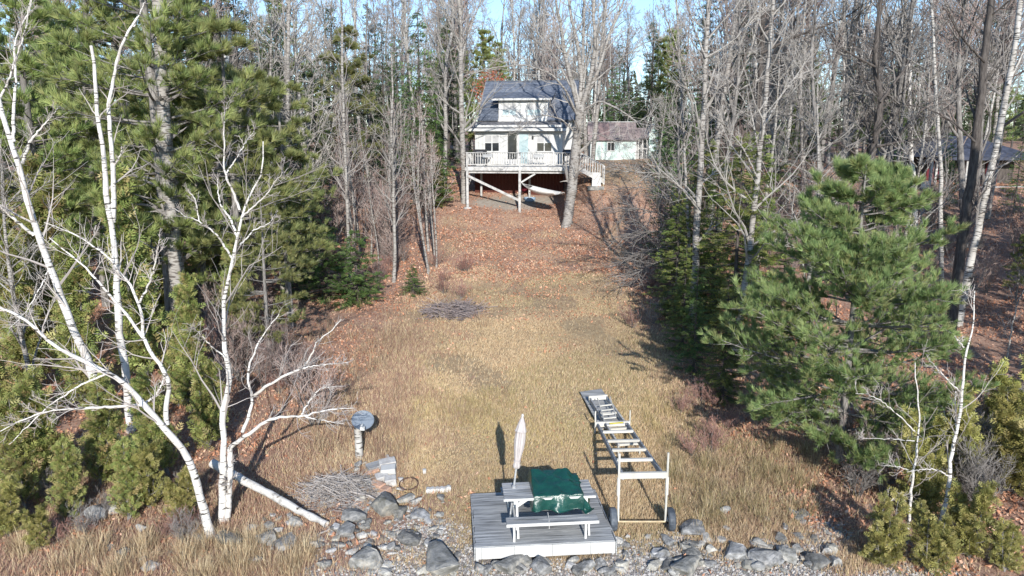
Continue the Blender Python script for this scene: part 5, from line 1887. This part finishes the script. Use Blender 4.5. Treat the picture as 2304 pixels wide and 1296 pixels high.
# far right trunks
traced('ash_tree', 'thick dark grey leaning trunk near the right edge', 'tree', 25.5, [
    ([(2145, 690), (2162, 560), (2180, 440), (2198, 300), (2212, 160), (2228, 20), (2240, -80)], 0, .5, .19, .10),
    ([(2195, 320), (2140, 270), (2080, 240), (2020, 235)], 0, 1, .04, .01),
    ([(2215, 140), (2160, 80), (2120, 10)], 0, -1, .04, .012)],
    'bark_dark', TW_DARK, 26, (9, 5), .22, .006)
traced('birch_tree', 'leaning white birch trunk crossing in front of the cabin at the right edge', 'tree', 27.0, [
    ([(2178, 620), (2200, 520), (2222, 410), (2245, 310), (2268, 190), (2290, 60), (2305, -60)], 0, .5, .15, .08),
    ([(2268, 190), (2310, 100), (2340, 40)], .2, 1, .04, .015)],
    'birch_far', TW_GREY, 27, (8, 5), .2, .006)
traced('birch_tree', 'straight white birch in front of the cabin roof', 'tree', 40.0, [
    ([(2058, 470), (2054, 400), (2048, 310), (2047, 200), (2046, 110), (2054, 0), (2060, -60)], 0, .5, .17, .09),
    ([(2048, 290), (2068, 200), (2085, 130), (2100, 100)], .2, 1, .06, .02)],
    'birch', TW_GREY, 28, (12, 6), .2, .008)
traced('birch_tree', 'thin birch trunk with pale lower bark behind the pine top', 'tree', 33.0, [
    ([(2118, 560), (2116, 470), (2118, 400), (2112, 300), (2105, 200), (2100, 80), (2092, -60)], 0, .5, .10, .05)],
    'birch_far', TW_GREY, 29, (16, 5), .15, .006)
traced('oak_tree', 'dark gnarled tree with crooked branches behind the big right pine', 'tree', 36.0, [
    ([(1940, 480), (1955, 380), (1972, 300), (1985, 220), (1965, 150), (1975, 60), (1990, -60)], 0, .5, .22, .08),
    ([(1975, 330), (2020, 320), (2080, 310), (2130, 310)], 0, -1.5, .08, .02),
    ([(1980, 230), (2040, 150), (2060, 80), (2110, 0)], 0, 1, .07, .02),
    ([(1968, 150), (1930, 130), (1880, 100), (1850, 60)], 0, -1, .06, .02),
    ([(1960, 370), (1900, 330), (1850, 310), (1780, 290)], 0, -2, .06, .012),
    ([(1955, 390), (1890, 380), (1820, 350), (1750, 345)], 0, -1, .05, .01)],
    'bark_dark', TW_DARK, 30, (14, 6), .28, .007)
traced('ash_tree', 'grey dead limbed tree in the shade left of the gnarled one', 'tree', 35.0, [
    ([(1850, 480), (1842, 330), (1830, 220), (1825, 130), (1835, 0)], 0, .5, .14, .06),
    ([(1842, 300), (1790, 260), (1740, 250), (1700, 260)], 0, -2, .05, .01),
    ([(1840, 260), (1880, 210), (1930, 190)], 0, -1, .05, .01),
    ([(1846, 400), (1780, 370), (1730, 350), (1690, 350)], 0, -1.6, .04, .01),
    ([(1832, 180), (1790, 110), (1760, 60)], 0, 1, .05, .015)],
    'bark', TW_GREY, 31, (14, 7), .3, .007)
traced('ash_tree', 'dark trunk crossed by a slanting limb against the sky at upper right', 'tree', 44.0, [
    ([(1700, 420), (1705, 280), (1712, 140), (1718, 0), (1720, -60)], 0, .5, .2, .1),
    ([(1712, 120), (1780, 85), (1850, 60), (1910, 35), (1950, 5)], 0, -1, .09, .03)],
    'bark_dark', TW_DARK, 32, (10, 6), .24, .009)
traced('pine_snag', 'wide grey pine trunk showing between the left birches', 'tree', 24.0, [
    ([(404, 760), (400, 640), (390, 520), (380, 420), (374, 340), (368, 250), (360, 100), (352, -60)], 0, .4, .27, .17)], 'pale_bark', TW_GREY, 33, (30, 4), .12, .006, 1.2, .0)
traced('aspen_tree', 'pale broken topped trunk above the forked birch', 'tree', 33.0, [
    ([(500, 560), (505, 400), (508, 260), (510, 140), (516, 80), (524, 40)], 0, .3, .13, .09),
    ([(508, 130), (498, 80), (490, 60)], 0, .2, .07, .04)], 'birch', TW_GREY, 34, (12, 5), .12, .006)
traced('aspen_tree', 'straight grey trunk at the left edge of the far clearing', 'tree', 42.0, [
    ([(645, 480), (646, 300), (648, 150), (650, 0), (652, -60)], 0, .3, .15, .09)], 'pale_bark', TW_GREY, 35, (34, 6), .2, .008)
traced('aspen_tree', 'thin grey trunk standing alone at the left edge of the lawn', 'tree', None, [
    ([(886, 636), (889, 560), (886, 470), (884, 380), (880, 290), (884, 200), (880, 120)], 0, .3, .085, .03)], 'pale_bark', TW_PALE, 36, (34, 6), .22, .006)
traced('aspen_tree', 'grey trunk behind the small fir at the left lawn edge', 'tree', 31.5, [
    ([(785, 590), (782, 480), (778, 380), (772, 250), (770, 120), (768, -20)], 0, .3, .085, .04)], 'pale_bark', TW_GREY, 37, (34, 6), .2, .006)
traced('aspen_tree', 'thin curved pale sapling at the far right edge', 'tree', 22.0, [
    ([(2266, 800), (2276, 740), (2290, 680), (2310, 640)], 0, .2, .035, .015)], 'pale_bark', TW_GREY, 38, (9, 4), .3, .005)

# thin saplings in a clump left of the porch
r7 = np.random.default_rng(77)
SAP = []
for k in range(4):
    SAP.append(bare_tree(700 + k, 6.0, .035, n1=10, n2=4, n3=2, spread=.4, lr=.26, up=.2, tw=TW_RED, bark='pale_bark', base_t=.4, tip=.007))
for k in range(20):
    px = r7.uniform(780, 1010)
    Y = r7.uniform(33, 45)
    p = spot(px, Y)
    plant('sapling', 'thin pale sapling in the thicket left of the porch', 'tree', SAP[k % 4], p, r7.uniform(0, 6), r7.uniform(.8, 1.35), 'saplings left of the porch', (r7.normal() * .04, r7.normal() * .04))

# ------------------------------------------------------------------ conifers
PAL_BIG = [(.22, .34, .13), (.28, .40, .155), (.34, .44, .18), (.18, .28, .115), (.32, .35, .15)]
bigpine = pine(501, 7.5, 3.0, PAL_BIG, whorl=.56, per=9, base=.1, tuft=.19, nb=19, width=.0135, sub=22, tpb=7, rise=.34, r=.10, bark='bark',
               shape=lambda f: np.interp(f, [.1, .22, .4, .6, .8, .93, 1], [.75, 1.0, .98, .72, .42, .18, .05]))
p = spot(1888, 17.0)
plant('white_pine', 'bushy bright green young white pine right of the lawn', 'tree', bigpine, p, 1.1, (.92, .92, 1.0))
PINE = [pine(510, 17, 4.6, PAL_PINE, whorl=.85, per=6, base=.2, tuft=.32, nb=18, width=.022, sub=10, tpb=5, rise=.3, r=.25),
        pine(511, 15, 3.6, PAL_PINE, whorl=.8, per=6, base=.12, tuft=.34, nb=15, width=.026, sub=8, tpb=5, rise=.25, r=.2),
        pine(512, 12, 3.8, PAL_PINE_Y, whorl=.8, per=5, base=.25, tuft=.30, nb=17, width=.022, sub=11, tpb=5, rise=.12, r=.16)]
SPR = [spruce(520, 14, 2.5, PAL_SPRUCE, whorl=.42, per=7, spray=.5, pairs=2, dens=7),
       spruce(521, 11, 2.2, PAL_FIR, whorl=.4, per=7, spray=.45, pairs=2, dens=8),
       spruce(522, 17, 2.8, PAL_SPRUCE, whorl=.5, per=7, spray=.55, pairs=2, dens=6, base=.2),
       spruce(523, 7, 1.8, PAL_FIR, whorl=.3, per=7, spray=.34, pairs=3, dens=9),
       spruce(524, 2.6, 1.35, PAL_FIR, whorl=.17, per=8, spray=.24, pairs=3, dens=14, power=.7),
       spruce(525, 7.5, 1.9, [(.16, .22, .06), (.22, .27, .075), (.12, .18, .055), (.27, .29, .09)], whorl=.27, per=8, spray=.32, pairs=3, dens=11, power=.75)]
CED = [cedar(540, 3.0, 1.1, PAL_CEDAR, 4, 240, .2, 8), cedar(541, 2.2, 1.0, PAL_CEDAR, 5, 220, .18, 8), cedar(542, 3.6, 1.3, PAL_CEDAR_G, 4, 260, .22, 8), cedar(543, 6.5, 1.7, PAL_CEDAR_G, 3, 330, .3, 8)]


def put(name, label, proto, px, Y, rz, sc=1, group=None):
    return plant(name, label, 'tree', proto, spot(px, Y), rz, sc, group)


put('white_pine', 'largest white pine of the left wood with its crown behind the birches', PINE[0], 395, 24.5, .6, 1)
put('white_pine', 'white pine at the far left behind the leaning birch', PINE[1], 120, 27, 2.0, 1)
put('white_pine', 'yellowish pine with flat limbs reaching right over the lawn edge', PINE[2], 548, 25.5, 1.0, .95)
put('white_pine', 'smaller yellow green pine low behind the forked birch', PINE[2], 610, 22.5, 4.2, .5)
put('spruce_tree', 'dark spruce between the left pines', PINE[1], 250, 36, 3.1, 1.15)
put('spruce_tree', 'dark spruce at the upper left corner', SPR[2], 20, 35, .4, 1)
put('spruce_tree', 'dark spruce behind the straight grey trunk', SPR[0], 560, 42, .4, 1)
put('spruce_tree', 'shadowy spruce behind the small fir on the left lawn edge', SPR[1], 690, 33, .4, .55)
put('spruce_tree', 'dark spruce left of the sapling thicket', SPR[0], 720, 41, 1.4, .7)
put('spruce_tree', 'tall green spruce just left of the cottage', SPR[1], 950, 46.5, 1.7, 1.08)
put('spruce_tree', 'smaller spruce crowding the left porch corner', SPR[3], 985, 49, 1.7, .85)
put('fir_tree', 'small bright fir at the left edge of the lawn', SPR[4], 805, 29.8, 1, 1.15)
put('fir_tree', 'small fir half in shade left of the bright fir', SPR[4], 735, 30.4, 3, 1.3)
put('fir_tree', 'tiny fir between the thin trunk and the lawn', SPR[4], 930, 30.6, 3, .5)
put('cedar_tree', 'tall green cedar behind the straight twin birch', CED[3], 330, 22, 0, 1)
put('cedar_tree', 'tall cedar between the left pines and the leaning birch', CED[3], 130, 23, 2, 1.05)
put('cedar_tree', 'tall cedar filling the gap left of the forked birch', CED[3], 430, 19.8, 4, .62)
put('cedar_tree', 'tall cedar at the far left behind the leaning birch', CED[3], 10, 25, 5, 1.2)
put('cedar_tree', 'tall cedar behind the largest left pine', CED[3], 480, 30, 5.5, 1.25)
put('cedar_tree', 'green cedar at the foot of the grey pine trunk', CED[2], 400, 20.2, 1, .9)
put('cedar_tree', 'green cedar in front of the leaning birch base', CED[2], 225, 15.9, 1.5, .72)
put('cedar_tree', 'lowest green cedar at the left edge of the frame', CED[2], 60, 14.9, 2.5, .72)
put('cedar_tree', 'green cedar beside the lowest one at the left edge', CED[2], 140, 15.8, 3.5, .8)
put('cedar_tree', 'green cedar behind the leaning birch base at the left', CED[2], 30, 17.4, 4.5, .95)
put('cedar_tree', 'small cedar between the leaning birch and the left foreground birch', CED[1], 340, 15.0, .5, .75)
put('cedar_tree', 'small cedar at the foot of the left foreground birch', CED[1], 415, 14.6, 1.5, .55)
put('cedar_tree', 'cedar behind the left foreground birch stem', CED[2], 470, 17.6, 5.5, .7)
put('cedar_tree', 'low cedar growing before the slender right birch', CED[1], 2180, 13.3, 0, .78)
put('cedar_tree', 'low yellow cedar at the bottom beside the right stones', CED[1], 1985, 13.1, 2, .66)
put('cedar_tree', 'low yellow cedar at the bottom below the slender birch', CED[1], 2085, 12.9, 4, .62)
put('cedar_tree', 'yellow cedar between the two slender right birches', CED[0], 2085, 14.6, 1, .8)
put('cedar_tree', 'yellow cedar behind the taller slender right birch', CED[0], 2175, 15.8, 2, .85)
put('cedar_tree', 'yellow cedar bush at the right edge of the frame', CED[0], 2280, 15.6, 3, .9)
put('cedar_tree', 'yellow cedar behind the right pine near the frame edge', CED[0], 2235, 17.4, 4, .9)
put('cedar_tree', 'small cedar in the lower right corner', CED[1], 2260, 12.9, 5, .5)
put('spruce_tree', 'green spruce left of the pale leaning aspen', SPR[5], 1645, 24.5, 0, 1.0)
put('spruce_tree', 'narrow spruce right of the tall aspen trunk', SPR[5], 1600, 27, 2, .85)
put('spruce_tree', 'low spruce at the right lawn edge below the tall aspen', SPR[5], 1535, 24.5, 3, .5)
put('spruce_tree', 'shaded spruce between the lawn and the big right pine', SPR[5], 1625, 20.5, 4, .5)
put('spruce_tree', 'spruce above the bare lower branches at the right lawn edge', SPR[1], 1545, 33, 5, .72)
put('spruce_tree', 'dark spruce behind the mint shed gable', SPR[0], 1462, 76, 5, .95)
put('spruce_tree', 'green spruce right behind the mint shed', SPR[1], 1378, 78, 1, .85)
put('spruce_tree', 'dark spruce right of the mint shed', SPR[0], 1520, 66, 2, .8)
put('spruce_tree', 'dark spruce in the shade behind the gnarled tree', SPR[1], 1810, 48, 2, .75)
put('spruce_tree', 'green spruce behind the cabin roof', SPR[0], 2190, 62, 2, .9)
put('white_pine', 'small pine in the shade right of the big right pine', PINE[2], 2285, 30, 2.2, .25)

# ------------------------------------------------------------------ the woods behind
r8 = np.random.default_rng(88)
BT = [bare_tree(600 + k, 17, .17, n1=20, n2=8, n3=6, spread=.7, lr=.34, up=.14, tw=(TW_GREY, TW_PALE, TW_RED)[k % 3], bark=('bark', 'pale_bark', 'bark')[k % 3], base_t=.22, tip=.012) for k in range(6)]
BB = [bare_tree(620 + k, 18, .15, n1=18, n2=7, n3=6, spread=.5, lr=.26, up=.2, tw=TW_PALE, bark='birch_far', base_t=.4, tip=.012) for k in range(3)]


def wood(px0, px1, Y0, Y1, nn_, protos, name, label, grp, s0=.75, s1=1.15, keepout=True):
    k = 0
    tries = 0
    while k < nn_ and tries < 4000:
        tries += 1
        px, Y = r8.uniform(px0, px1), r8.uniform(Y0, Y1)
        p = spot(px, Y)
        if keepout and ((-6 < p[0] < 7.5 and Y < 62) or (4 < p[0] < 15 and 44 < Y < 78) or (-6 < p[0] < 7 and Y < 48)):
            continue
        if 24 < p[0] < 37 and 46 < Y < 58:
            continue
        plant(name, label, 'tree', protos[int(r8.integers(0, len(protos)))], p, r8.uniform(0, 6.28), r8.uniform(s0, s1), grp, (r8.normal() * .025, r8.normal() * .025))
        k += 1


wood(0, 700, 34, 62, 16, BT, 'bare_tree', 'bare grey hardwood in the left wood behind the pines', 'bare hardwoods in the left wood')
wood(620, 1010, 50, 68, 9, BT, 'bare_tree', 'bare twiggy hardwood left of the cottage', 'bare hardwoods left of the cottage', .6, 1.0)
wood(980, 1500, 68, 110, 26, BT, 'bare_tree', 'bare hardwood in the wood behind the cottage', 'bare hardwoods behind the cottage', .7, 1.1)
wood(1560, 2300, 38, 70, 30, BT, 'bare_tree', 'bare hardwood in the right wood behind the pine', 'bare hardwoods in the right wood')
wood(0, 2304, 66, 115, 64, BT, 'bare_tree', 'distant bare hardwood at the back of the wood', 'distant bare hardwoods', .8, 1.2)
wood(1500, 2300, 44, 95, 14, BB, 'birch_tree', 'pale slim birch deep in the right wood', 'slim birches in the right wood')
wood(0, 1000, 44, 95, 12, BB, 'birch_tree', 'pale slim birch deep in the left wood', 'slim birches in the left wood')
wood(1000, 1500, 70, 95, 5, BB, 'birch_tree', 'pale slim birch behind the cottage and shed', 'slim birches behind the cottage')
wood(0, 700, 40, 80, 14, [SPR[0], SPR[2], PINE[1]], 'conifer_tree', 'dark conifer standing back in the left wood', 'conifers in the left wood', .7, 1.0)
wood(700, 1500, 68, 115, 26, [SPR[0], SPR[2], SPR[1], PINE[1]], 'conifer_tree', 'dark conifer in the wood behind the cottage', 'conifers behind the cottage', .6, .95)
wood(1500, 2304, 58, 115, 28, [SPR[0], SPR[2], SPR[1], PINE[1]], 'conifer_tree', 'dark conifer standing back in the right wood', 'conifers in the right wood', .6, .95)

# a young maple still holding rusty leaves behind the cottage roof
mp_ = bare_tree(650, 9, .09, n1=16, n2=7, n3=4, spread=.7, lr=.4, tw=TW_RED, base_t=.2, tip=.01)
e = put('maple_tree', 'young maple holding rusty red leaves above the cottage roof', mp_, 1105, 66, 0, .95)
rl_ = np.random.default_rng(9)
nn_ = 900
q = nrm(rl_.normal(size=(nn_, 3))) * (rl_.uniform(0, 1, (nn_, 1)) ** .4) * np.array([1.7, 1.7, 2.0]) + np.array([0, 0, 6.6])
V = blades(q, nrm(rl_.normal(size=(nn_, 3))), nrm(rl_.normal(size=(nn_, 3))), rl_.uniform(.15, .26, nn_), rl_.uniform(.1, .18, nn_))
link('leaves', make_mesh('leaves', V, quads_for(len(V)), mat=M['leaf'], col=lerp_cols(rl_, nn_, [(.40, .10, .06), (.30, .08, .05), (.46, .17, .10)], 4)), e)

# far wood that reads as one mass
rf_ = np.random.default_rng(10)
nn_ = 310
fx_ = rf_.uniform(-130, 130, nn_)
fy_ = rf_.uniform(118, 175, nn_)
fz_ = gz(fx_, fy_)
fh = rf_.uniform(9, 17, nn_)
t = np.linspace(0, 1, 4)
P = np.zeros((nn_, 4, 3))
P[:, :, 0] = fx_[:, None] + rf_.normal(size=(nn_, 4)) * .25
P[:, :, 1] = fy_[:, None]
P[:, :, 2] = fz_[:, None] + fh[:, None] * t
R = np.repeat(rf_.uniform(.06, .16, nn_)[:, None], 4, 1) * np.linspace(1, .25, 4)
P1, R1 = grow(rf_, P, R, 16, .12, 1, .6, .28, 4, up=.15, wob=.15, rr=.4, tip=.02, shrink=.5)
P2, R2 = grow(rf_, P1, R1, 6, .2, 1, .6, .6, 3, up=.08, wob=.2, rr=.6, tip=.02, shrink=.4)
me = twig_mesh('far_wood', [(P, R), (P1, R1), (P2, R2)], [5, 3, 3], rf_, (.33, .29, .28), (.20, .17, .165))
tag(link('far_wood', me), 'distant grey leafless wood closing the view behind the cottage', 'wood', kind='stuff')
nn_ = 200
far = []
cols = []
for k in range(nn_):
    x_, y_ = rf_.uniform(-120, 120), rf_.uniform(108, 175)
    h_ = rf_.uniform(6, 14)
    m_ = 380
    u_ = rf_.uniform(0, 1, m_) ** .8
    rr_ = (1 - u_) * h_ * .19 + .1
    a_ = rf_.uniform(0, 6.28, m_)
    B_ = np.stack([x_ + np.cos(a_) * rr_ * .5, y_ + np.sin(a_) * rr_ * .5, float(gz(x_, y_)) + u_ * h_], 1)
    D_ = nrm(np.stack([np.cos(a_), np.sin(a_), -.35 + rf_.normal(size=m_) * .2], 1))
    far.append(blades(B_, D_, nrm(np.cross(D_, rf_.normal(size=(m_, 3)))), rr_ * .7 + .3, np.full(m_, .35)))
    cols.append(lerp_cols(rf_, m_, PAL_SPRUCE, 4))
V = np.concatenate(far)
me = make_mesh('far_conifers', V, quads_for(len(V)), mat=M['needles'], col=np.concatenate(cols))
tag(link('far_conifers', me), 'distant dark conifers mixed through the wood on the skyline', 'wood', kind='stuff')

# ------------------------------------------------------------------ shrubs and undergrowth
SH = [shrub(800, 1.8, .8, 10, 10, 6, TW_RED), shrub(801, 1.5, .9, 11, 10, 6, TW_GREY), shrub(802, 2.6, 1.0, 9, 11, 6, TW_RED, .005), shrub(803, 1.1, .7, 12, 9, 6, ((.30, .17, .14), (.22, .13, .11)))]


def bush(px0, px1, py0, py1, nn_, protos, label, grp, s0=.7, s1=1.2):
    for k in range(nn_):
        p = gnd(r8.uniform(px0, px1), r8.uniform(py0, py1))
        plant('shrub', label, 'shrub', protos[int(r8.integers(0, len(protos)))], p, r8.uniform(0, 6.28), r8.uniform(s0, s1), grp)


bush(470, 720, 720, 980, 20, [SH[0], SH[2], SH[3]], 'leafless reddish shrub behind the forked birch', 'reddish shrubs left of the lawn')
bush(700, 960, 560, 690, 12, [SH[0], SH[3]], 'low reddish shrub on the left lawn edge near the firs', 'shrubs near the firs', .5, .9)
bush(960, 1060, 590, 690, 6, [SH[3]], 'low reddish twiggy shrub above the lawn brush pile', 'shrubs above the brush pile', .6, .9)
bush(1880, 2030, 1000, 1130, 8, [SH[1], SH[0]], 'grey tangled shrub under the big right pine', 'shrubs under the right pine', .6, .9)
bush(2140, 2304, 950, 1150, 20, [SH[1]], 'grey leafless brush in the lower right corner', 'grey brush at the lower right', .7, 1.1)
bush(1520, 1640, 900, 1060, 7, [SH[3]], 'low reddish shrub in the shade right of the lawn', 'shrubs in the right shade', .5, .8)
bush(1420, 1560, 640, 760, 6, [SH[3], SH[1]], 'twiggy shrub at the right lawn edge below the bare branches', 'shrubs at the right lawn edge', .6, .9)
bush(2080, 2300, 560, 700, 9, [SH[2], SH[1]], 'bare shrub on the leafy slope at the right edge', 'shrubs on the right slope', .7, 1.1)
bush(1680, 1800, 480, 640, 7, [SH[2], SH[1]], 'bare shrub behind the pale leaning aspen', 'shrubs behind the aspen', .8, 1.2)
bush(20, 440, 1120, 1240, 10, [SH[3], SH[1]], 'small bare shrub at the shore under the left cedars', 'shore shrubs under the cedars', .35, .6)
for k in range(15):
    px = r8.uniform(640, 980)
    Y = r8.uniform(36, 52)
    p = spot(px, Y)
    if p[0] > -3.9:
        continue
    plant('shrub', 'tall bare understory shrub in the thicket left of the cottage', 'shrub', SH[2], p, r8.uniform(0, 6), r8.uniform(1.1, 1.9), 'tall shrubs left of the cottage')
for k in range(24):
    px = r8.uniform(1480, 2300)
    Y = r8.uniform(32, 52)
    p = spot(px, Y)
    if p[0] < 7 or (24 < p[0] < 37 and Y > 43):
        continue
    plant('shrub', 'tall bare understory shrub in the right wood', 'shrub', SH[2], p, r8.uniform(0, 6), r8.uniform(1.0, 1.7), 'tall shrubs in the right wood')

# more evergreens crowding the left wood
for px, Y, pr, sc, rz, lab in ((70, 21, CED[3], .8, 1, 'cedar crowding the left edge above the lowest cedars'), (190, 20, CED[3], .75, 2, 'cedar between the leaning birch and the twin topped birch'),
                               (350, 27, CED[3], 1.25, 3, 'tall cedar right behind the grey pine trunk'), (240, 29, PINE[1], .75, 4, 'pine in the gap behind the twin topped birch'),
                               (470, 26, PINE[1], .62, 5, 'medium pine in the gap right of the grey pine trunk'), (620, 35, CED[3], 1.2, .5, 'dark cedar behind the yellowish flat limbed pine'),
                               (540, 23.5, CED[3], .6, 1.5, 'short cedar behind the forked birch stem'), (20, 30, PINE[1], .9, 2.5, 'pine at the very left edge behind the cedars'),
                               (310, 38, PINE[0], .9, 3.5, 'tall pine showing above the twin topped birch'),
                               (670, 30, SPR[1], .42, 5.5, 'short dark spruce in the shade beside the small firs')):
    put('evergreen_tree', lab, pr, px, Y, rz, sc)
# trees standing along the shore to the right, outside the picture, whose shade falls across the right wood
for x_, y_, pr, sc in ((17, 15, PINE[1], .85), (20, 19, BT[0], .8), (23.5, 22, PINE[0], .85), (27, 25, PINE[1], 1.0), (21.5, 13, SPR[0], .95), (26, 17, BT[3], .95), (31, 23, SPR[2], .9), (34, 30, PINE[1], .9), (38, 33, BT[1], .9), (13.6, 3, SPR[0], .7), (19.5, 20, PINE[1], .7), (24.5, 26.5, SPR[0], .9), (29.5, 32, PINE[1], .85)):
    plant('shore_tree', 'tall tree on the shore right of the view', 'tree', pr, (x_, y_, float(gz(x_, y_))), x_, sc, 'shore trees beyond the right edge')
# young evergreens and brush in the right wood
for px, Y, pr, sc, lab in ((1760, 30, SPR[3], .5, 'small spruce in the shade behind the big pine top'), (2010, 44, SPR[1], .5, 'small dark spruce left of the cabin'),
                           (2280, 44, SPR[1], .45, 'small dark spruce in front of the cabin at the right edge'), (2130, 46, SPR[3], .55, 'young spruce hiding the cabin wall'),
                           (1740, 40, SPR[1], .6, 'dark spruce behind the leaning aspen'), (1480, 52, SPR[3], .6, 'young spruce at the edge of the upper lawn')):
    put('spruce_tree', lab, pr, px, Y, Y, sc)

for px, Y, pr, sc, lab in ((640, 52, SPR[2], .8, 'dark spruce behind the straight grey trunk at the far clearing edge'), (760, 55, SPR[0], .85, 'dark spruce behind the twiggy hardwoods left of the cottage'),
                           (840, 58, SPR[2], .75, 'second dark spruce behind the hardwoods left of the cottage'), (900, 54, SPR[1], .9, 'spruce between the tall green one and the saplings'),
                           (700, 47, PINE[1], .6, 'pine showing through the bare branches left of the saplings'), (1010, 60, SPR[0], .9, 'spruce behind the curved fork trunk'),
                           (1660, 55, SPR[0], .85, 'spruce standing back behind the tall aspens'), (1900, 62, SPR[2], .75, 'tall spruce behind the gnarled tree'),
                           (1580, 60, SPR[1], .95, 'spruce back from the upper lawn'), (2010, 66, SPR[0], .9, 'spruce left behind the cabin')):
    put('spruce_tree', lab, pr, px, Y, Y, sc)

for px, Y, pr, sc, lab in ((20, 14.0, CED[1], .6, 'small cedar in the bottom left corner'), (155, 14.5, CED[2], .5, 'small green cedar left of the pale boulders'), (95, 13.6, CED[1], .45, 'tiny cedar above the straw grass at the bottom left'),
                           (290, 14.5, CED[2], .5, 'small green cedar right above the pale boulders'), (380, 16.4, CED[2], .75, 'green cedar between the leaning and the left foreground birch')):
    put('cedar_tree', lab, pr, px, Y, Y, sc)
BG = [bare_tree(660 + k, 9, .08, n1=22, n2=7, n3=5, spread=.8, lr=.34, up=.08, tw=TW_PALE, bark='pale_bark', base_t=.15, tip=.006) for k in range(2)]
for px, Y, k, sc, lab in ((90, 19.5, 0, .85, 'bare grey tree tangled behind the leaning birch'), 
                          (640, 31, 1, 1.3, 'bare grey tree right of the yellowish pine'), (700, 36, 0, 1.4, 'bare grey tree left of the thin lawn edge trunk'),
                          (1700, 29, 1, 1.1, 'bare grey tree beside the leaning aspen'), (1800, 27, 0, 1.0, 'bare grey tree just behind the big right pine'), (2020, 30, 1, 1.1, 'bare grey tree behind the right side of the pine'), (1490, 39, 0, .9, 'bare grey tree at the edge of the upper lawn')):
    put('bare_tree', lab, BG[k], px, Y, px, sc)

for px, Y, pr, sc, lab in ((1690, 28, SPR[5], .95, 'yellow green spruce right behind the leaning aspen'), (1575, 30, SPR[5], .9, 'yellow green spruce between the tall aspen and the snag'), (1515, 31.5, SPR[5], .62, 'short yellow green spruce beside the grey snag'),
                           (1500, 44, SPR[1], .6, 'dark spruce right of the upper lawn'), (985, 46.5, SPR[5], .55, 'short yellow green spruce beside the porch corner trunk')):
    put('spruce_tree', lab, pr, px, Y, Y * 1.7, sc)

put('white_pine', 'yellow green pine with long low limbs right of the forked birch', PINE[2], 655, 26.5, 2.6, .78)
put('white_pine', 'soft yellow green pine beside the broken topped trunk', PINE[2], 450, 28, 5.2, 1.05)
put('white_pine', 'soft green pine standing left behind the sapling thicket', PINE[2], 790, 47, 3.2, .95)
for px, Y, pr, sc, lab in ((1492, 37, SPR[1], .6, 'dark spruce at the right lawn edge above the grey snag'), (1518, 27.5, SPR[5], .68, 'spruce leaning its shade over the right lawn edge'), (1560, 22.5, SPR[3], .5, 'short spruce beside the shaded reddish shrubs'),
                           (2110, 42, SPR[1], .5, 'dark spruce in front of the left side of the cabin'), (870, 48, SPR[0], .8, 'spruce standing behind the saplings left of the tall green one')):
    put('spruce_tree', lab, pr, px, Y, Y * 2.3, sc)
